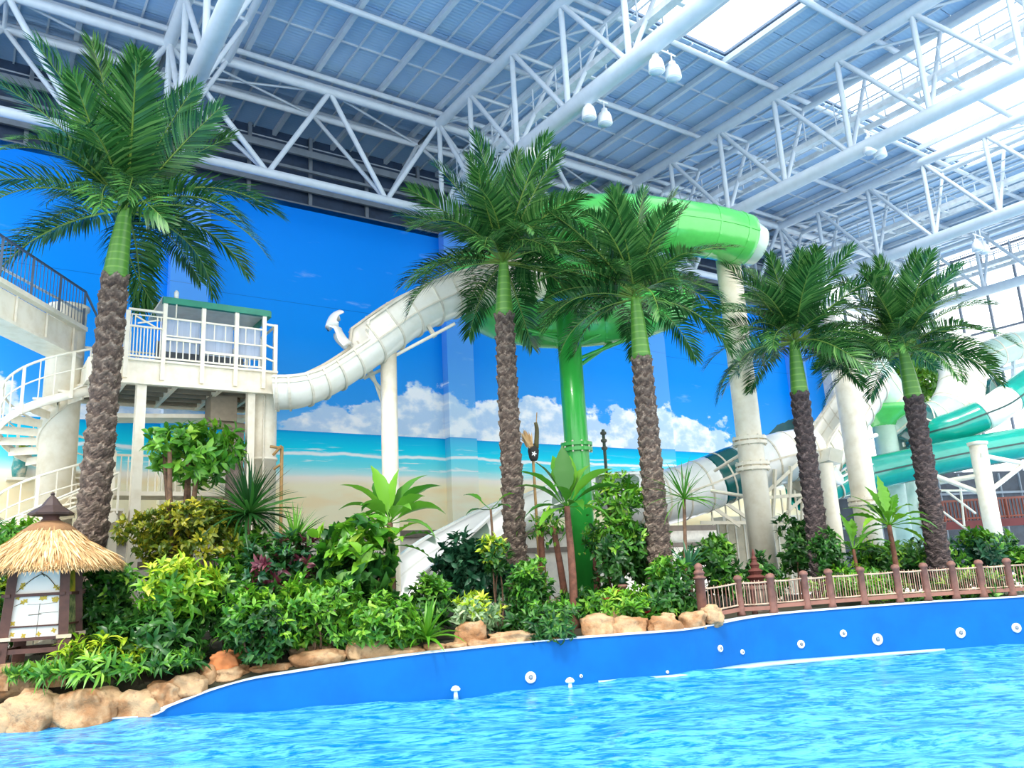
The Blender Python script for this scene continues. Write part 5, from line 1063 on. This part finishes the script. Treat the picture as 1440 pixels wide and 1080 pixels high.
# returning gate end
ge = [wall_at(1010), wall_at(1010)+0, 0, 0]; pa = P(1010, 872, 17.9); pa[2] = wall_at(1010)[2]
g1, g2_, g3, g4 = wall_at(1012)+[0, .1, 0], gd(1043, 18.9, 1.05), gd(1062, 19.1, 1.05), gd(1088, 18.9, 1.05)
obj('corner_post', lathe([(.14, -.1), (.115, .1), (.11, .98), (.15, .98), (.15, 1.02), (.11, 1.03), (.11, 1.08), (.14, 1.1), (.1, 1.16), (.07, 1.18), (.1, 1.22), (.08, 1.3), (.02, 1.34)], 16, g1), fpost, fe)
for p in (g2_, g4): fpole(p, .86)
fpole(g3, .6, .06)
span(g1, g2_, 10, .86); span(g2_, g4, 11, .86)
# picket fence behind the flowering shrubs
pk = thing('picket_fence', 'low reddish picket fence with a cream rail near the green column', 'fence', gd(830, 20.2))
a, b = gd(752, 20.2, .95), gd(910, 20.0, .95)
beam('rail', a+[0, 0, .62], b+[0, 0, .66], .05, .05, ropem, pk)
for k_ in range(15): q = a+(b-a)*k_/14; rod('picket', q, q+[0, 0, .66+rng.uniform(0, .16)], .045 if k_ % 4 else .065, fpost, pk, 8)
po = thing('garden_post', 'short brown garden post with a cream collar', 'post', gd(880, 19.4))
q = gd(880, 19.4); obj('shaft', lathe([(.09, 0), (.08, .9), (.12, .92), (.12, .98), (.07, .99)], 14, q), fpost, po); obj('tip', lathe([(.07, .99), (.09, 1.05), (.02, 1.2)], 12, q), LM['blue'], po)
# red pagoda finial by the tall white column
fi = thing('pagoda_finial', 'small red tiered ornament on a stone plinth by the tall column', 'ornament', gd(1069, 20.6, .95))
q = gd(1069, 20.6, .95); zt_ = P(1068, 771, 20.6)[2]; h_ = zt_-.95; prof = [(.3, 0), (.3, h_*.38), (.34, h_*.38), (.34, h_*.42), (.26, h_*.44)]; obj('plinth', lathe(prof, 12, q, smooth=False), pbr('grey_stone', srgb(120, 110, 98), .85, var=.3, bump=.5), fi)
pr = []; zz = h_*.44
for k_ in range(5): r_ = .27*(1-k_*.19); pr += [(r_, zz), (r_*1.15, zz+.03), (r_*.6, zz+.1)]; zz += (h_*.56-.12)/5
obj('tiers', lathe(pr+[(.04, zz), (.01, h_)], 14, q, smooth=False), pbr('brick_red_clay', srgb(96, 48, 40), .7, var=.2), fi)
# tiki torch sign and mast
tk = thing('tiki_torch', 'straw and dark wood tiki torch on a pole', 'torch', gd(752, 22.0))
q = P(750, 650, 22.6); rod('pole', (q[0], q[1], .9), (q[0], q[1], P(750, 648, 22.6)[2]), .04, wood_tan, tk)
c0 = P(750, 634, 22.6); obj('basket', lathe([(.09, -.28), (.13, -.2), (.16, 0), (.13, .12), (.05, .2)], 12, c0), pbr('dark_basket', srgb(52, 50, 46), .8, var=.3), tk)
B = np.repeat(P(747, 628, 22.55)[None], 60, 0)+rng.normal(0, .04, (60, 3)); D = np.tile([-.25*RT[0]*2, -.25*RT[1]*2, 1.], (60, 1))+rng.normal(0, .22, (60, 3)); stuff(obj('straw', leaf_mesh_cloud(B, D, np.tile(-FWD, (60, 1)), rng.uniform(.35, .55, 60), np.full(60, .04)), thatch_m, tk))
obj('carving', sweep(spline([P(754, 630, 22.6), P(755, 605, 22.6), P(753, 594, 22.6)], 8), lambda f: circ(.075*(1-.35*f), 10), caps=True), pbr('olive_timber', srgb(92, 84, 44), .7, var=.2), tk); rod('spike', P(754, 596, 22.6), P(755, 580, 22.6), .015, wood_tan, tk)
obj('star', leaf_mesh_cloud(np.repeat(P(751, 638, 22.4)[None], 5, 0), np.array([np.cos(k_*1.2566)*RT+np.sin(k_*1.2566)*UP for k_ in range(5)]), np.tile(-FWD, (5, 1)), np.full(5, .08), np.full(5, .035), bend=0), white_grp, tk)
ms = thing('totem_mast', 'thin dark totem mast beyond the banana plant', 'post', gd(848, 25.5))
q = P(848, 604, 26.0); q1 = P(850, 632, 26.0); rod('mast', (q1[0], q1[1], .9), q, .05, pbr('dark_green_grey', srgb(64, 82, 70), .7), ms)
for k_ in range(3): obj('knot', lathe([(.03, -.08), (.1, -.03), (.1, .03), (.03, .08)], 10, q-[0, 0, .12+.25*k_]), pbr('grey_knot', srgb(86, 90, 80), .7), ms)
# planter figure on the beach side, far left
pf_ = thing('palm_planter', 'small teal and cream planter with a leafy tuft on the ledge', 'planter', P(26, 672, 23.2))
q = P(26, 672, 23.2); obj('pot', lathe([(.16, 0), (.2, .3), (.17, .55), (.2, .8)], 16, q), pbr('teal_glaze', srgb(40, 140, 135), .4, col2=srgb(240, 225, 195), scale=4), pf_)
nl = 60; stuff(obj('tuft', leaf_mesh_cloud(np.repeat((q+[0, 0, .85])[None], nl, 0), unitv(nl)+[0, 0, .7], np.tile([0, 0, 1.], (nl, 1))+rng.normal(0, .1, (nl, 3)), np.full(nl, .32), np.full(nl, .06), bend=.8), LM['lime'], pf_))
wallbox('shelf_bracket', q[0]-.3, q[0]+.3, q[1]-.2, YW, q[2]-.08, q[2], cream, pf_)
# pool jets
def jet(px, py, r, lab):
    i = int(np.argmin([abs(720+FP*((np.array([a, b, .5])-CAM)@RT)/((np.array([a, b, .5])-CAM)@FWD)-px) for a, b, z in wall_xy])); a = wall_xy[i]
    rr_ = ray(px, py); s_ = math.hypot(a[0], a[1])/math.hypot(rr_[0], rr_[1]); z = EYE+s_*rr_[2]; p = np.array([a[0], a[1], z])
    R_ = r*np.linalg.norm(p-CAM)/FP; t = thing('pool_jet', lab, 'pool fitting', p, 'pool wall fittings'); nv_ = Vector((-nn[i, 0], -nn[i, 1], 0)); M = Matrix.Translation(Vector(p)) @ nv_.to_track_quat('Z', 'Y').to_matrix().to_4x4()
    fl_ = obj('flange', lathe([(R_, -.01), (R_, .02), (R_*.85, .035), (R_*.45, .04), (R_*.4, .01)], 24), white_grp, t, M); obj('nozzle', lathe([(R_*.3, 0), (R_*.3, .05), (R_*.15, .06)], 14), galv, fl_, M)
for px, py, r, lab in ((740, 953, 7.5, 'largest round white pool fitting below the flowering shrub'), (1012, 912, 4.5, 'narrow white fitting below the fence corner post'), (1043, 917, 3.2, 'tiny white fitting right of the corner post'), (1125, 906, 5, 'white fitting below the first rope spans'), (1180, 891, 4.5, 'small white fitting high on the wall'), (1236, 899, 7, 'big white fitting in the fence stretch of the wall'), (1347, 890, 6, 'white fitting below the leafy shrub by the footbridge'), (1429, 883, 5.5, 'white fitting near the dark trunk end of the fence'), (810, 951, 2.2, 'white dot fitting above the second spout'), (937, 945, 2, 'faint white dot fitting on the wall bend')): jet(px, py, r, lab)
sp_m = pbr('white_spray', srgb(240, 250, 255), .4)
for px, py, lab in ((641, 977, 'little white water spout below the boulders'), (802, 965, 'little white water spout right of the round fitting')):
    p = onz(px, py+2, .0); t = thing('water_spout', lab, 'water spout', p, 'water spouts')
    obj('dome', lathe([(.085, .1), (.1, .13), (.06, .18), (.01, .2)], 14, p), sp_m, t); obj('stem', lathe([(.05, -.05), (.03, .12)], 10, p), sp_m, t)
# hanging lamps
lampm = pbr('white_lamp_housing', srgb(240, 244, 248), .35); lens = NT('lamp_glass'); lens.b.inputs['Base Color'].default_value = srgb(190, 205, 220); lens.b.inputs['Roughness'].default_value = .2; lens.link(lens.math('ADD', .15, lens.math('MULTIPLY', lens.noise(lens.pos(), 9.0), .1)), lens.b.inputs['Roughness']); lens = lens.m
bell = lathe([(.05, .52), (.09, .5), (.11, .4), (.17, .34), (.21, .2), (.23, 0), (.2, -.02)], 20); bell.materials.append(lampm); glass = lathe([(.2, .0), (.16, -.05), (.02, -.07)], 20); glass.materials.append(lens)
LMP = [((925, 104), (946, 106), 1), ((830, 166), (850, 174), 1), ((750, 224), (766, 226), 1), ((1373, 352), (1387, 355), 3), ((1218, 210), (1242, 218), 2), ((1197, 212), (1265, 222), 2), ((1300, 378), (1313, 379), 4)]
wh_ = ['on the ivory-flume truss beneath the skylight strip', 'on the ivory-flume truss mid span', 'on the ivory-flume truss just above the palm', 'hung near the glass wall truss', 'under the green-slide truss', 'under the green-slide truss, wide pair', 'above the right-hand palm']
for (a, b, ti), wl in zip(LMP, wh_):
    tx = TX[ti]+(.35 if ti == 1 else .3); c = onX((a[0]+b[0])/2, (a[1]+b[1])/2, tx); zb_ = c[2]
    t = thing('hanging_lamp_pair', 'pair of white bell lamps ' + wl, 'lamp', (c[0], c[1], ZL-.2), 'hanging bell lamps')
    for px, py in (a, b):
        q = onX(px, py, tx) if False else None
    dv = np.array([.32, 0, 0])
    rod('crossbar', c-dv*1.5+[0, 0, .75], c+dv*1.5+[0, 0, .75], .025, lampm, t); rod('drop_rod', c+[-.2, 0, .75], (c[0]-.2, c[1], ZL), .02, lampm, t); rod('drop_rod', c+[.2, 0, .75], (c[0]+.2, c[1], ZL), .02, lampm, t)
    for s_ in (-1, 1):
        q = c+dv*s_; hd = obj('lamp_head', bell, None, t, Matrix.Translation(Vector(q))); rod('lamp_stem', q+[0, 0, .5], q+[0, 0, .78], .02, lampm, hd)
        obj('lamp_lens', glass, None, hd, Matrix.Translation(Vector(q)))

for o_ in bpy.data.objects:
    if '_base' in o_: del o_['_base']
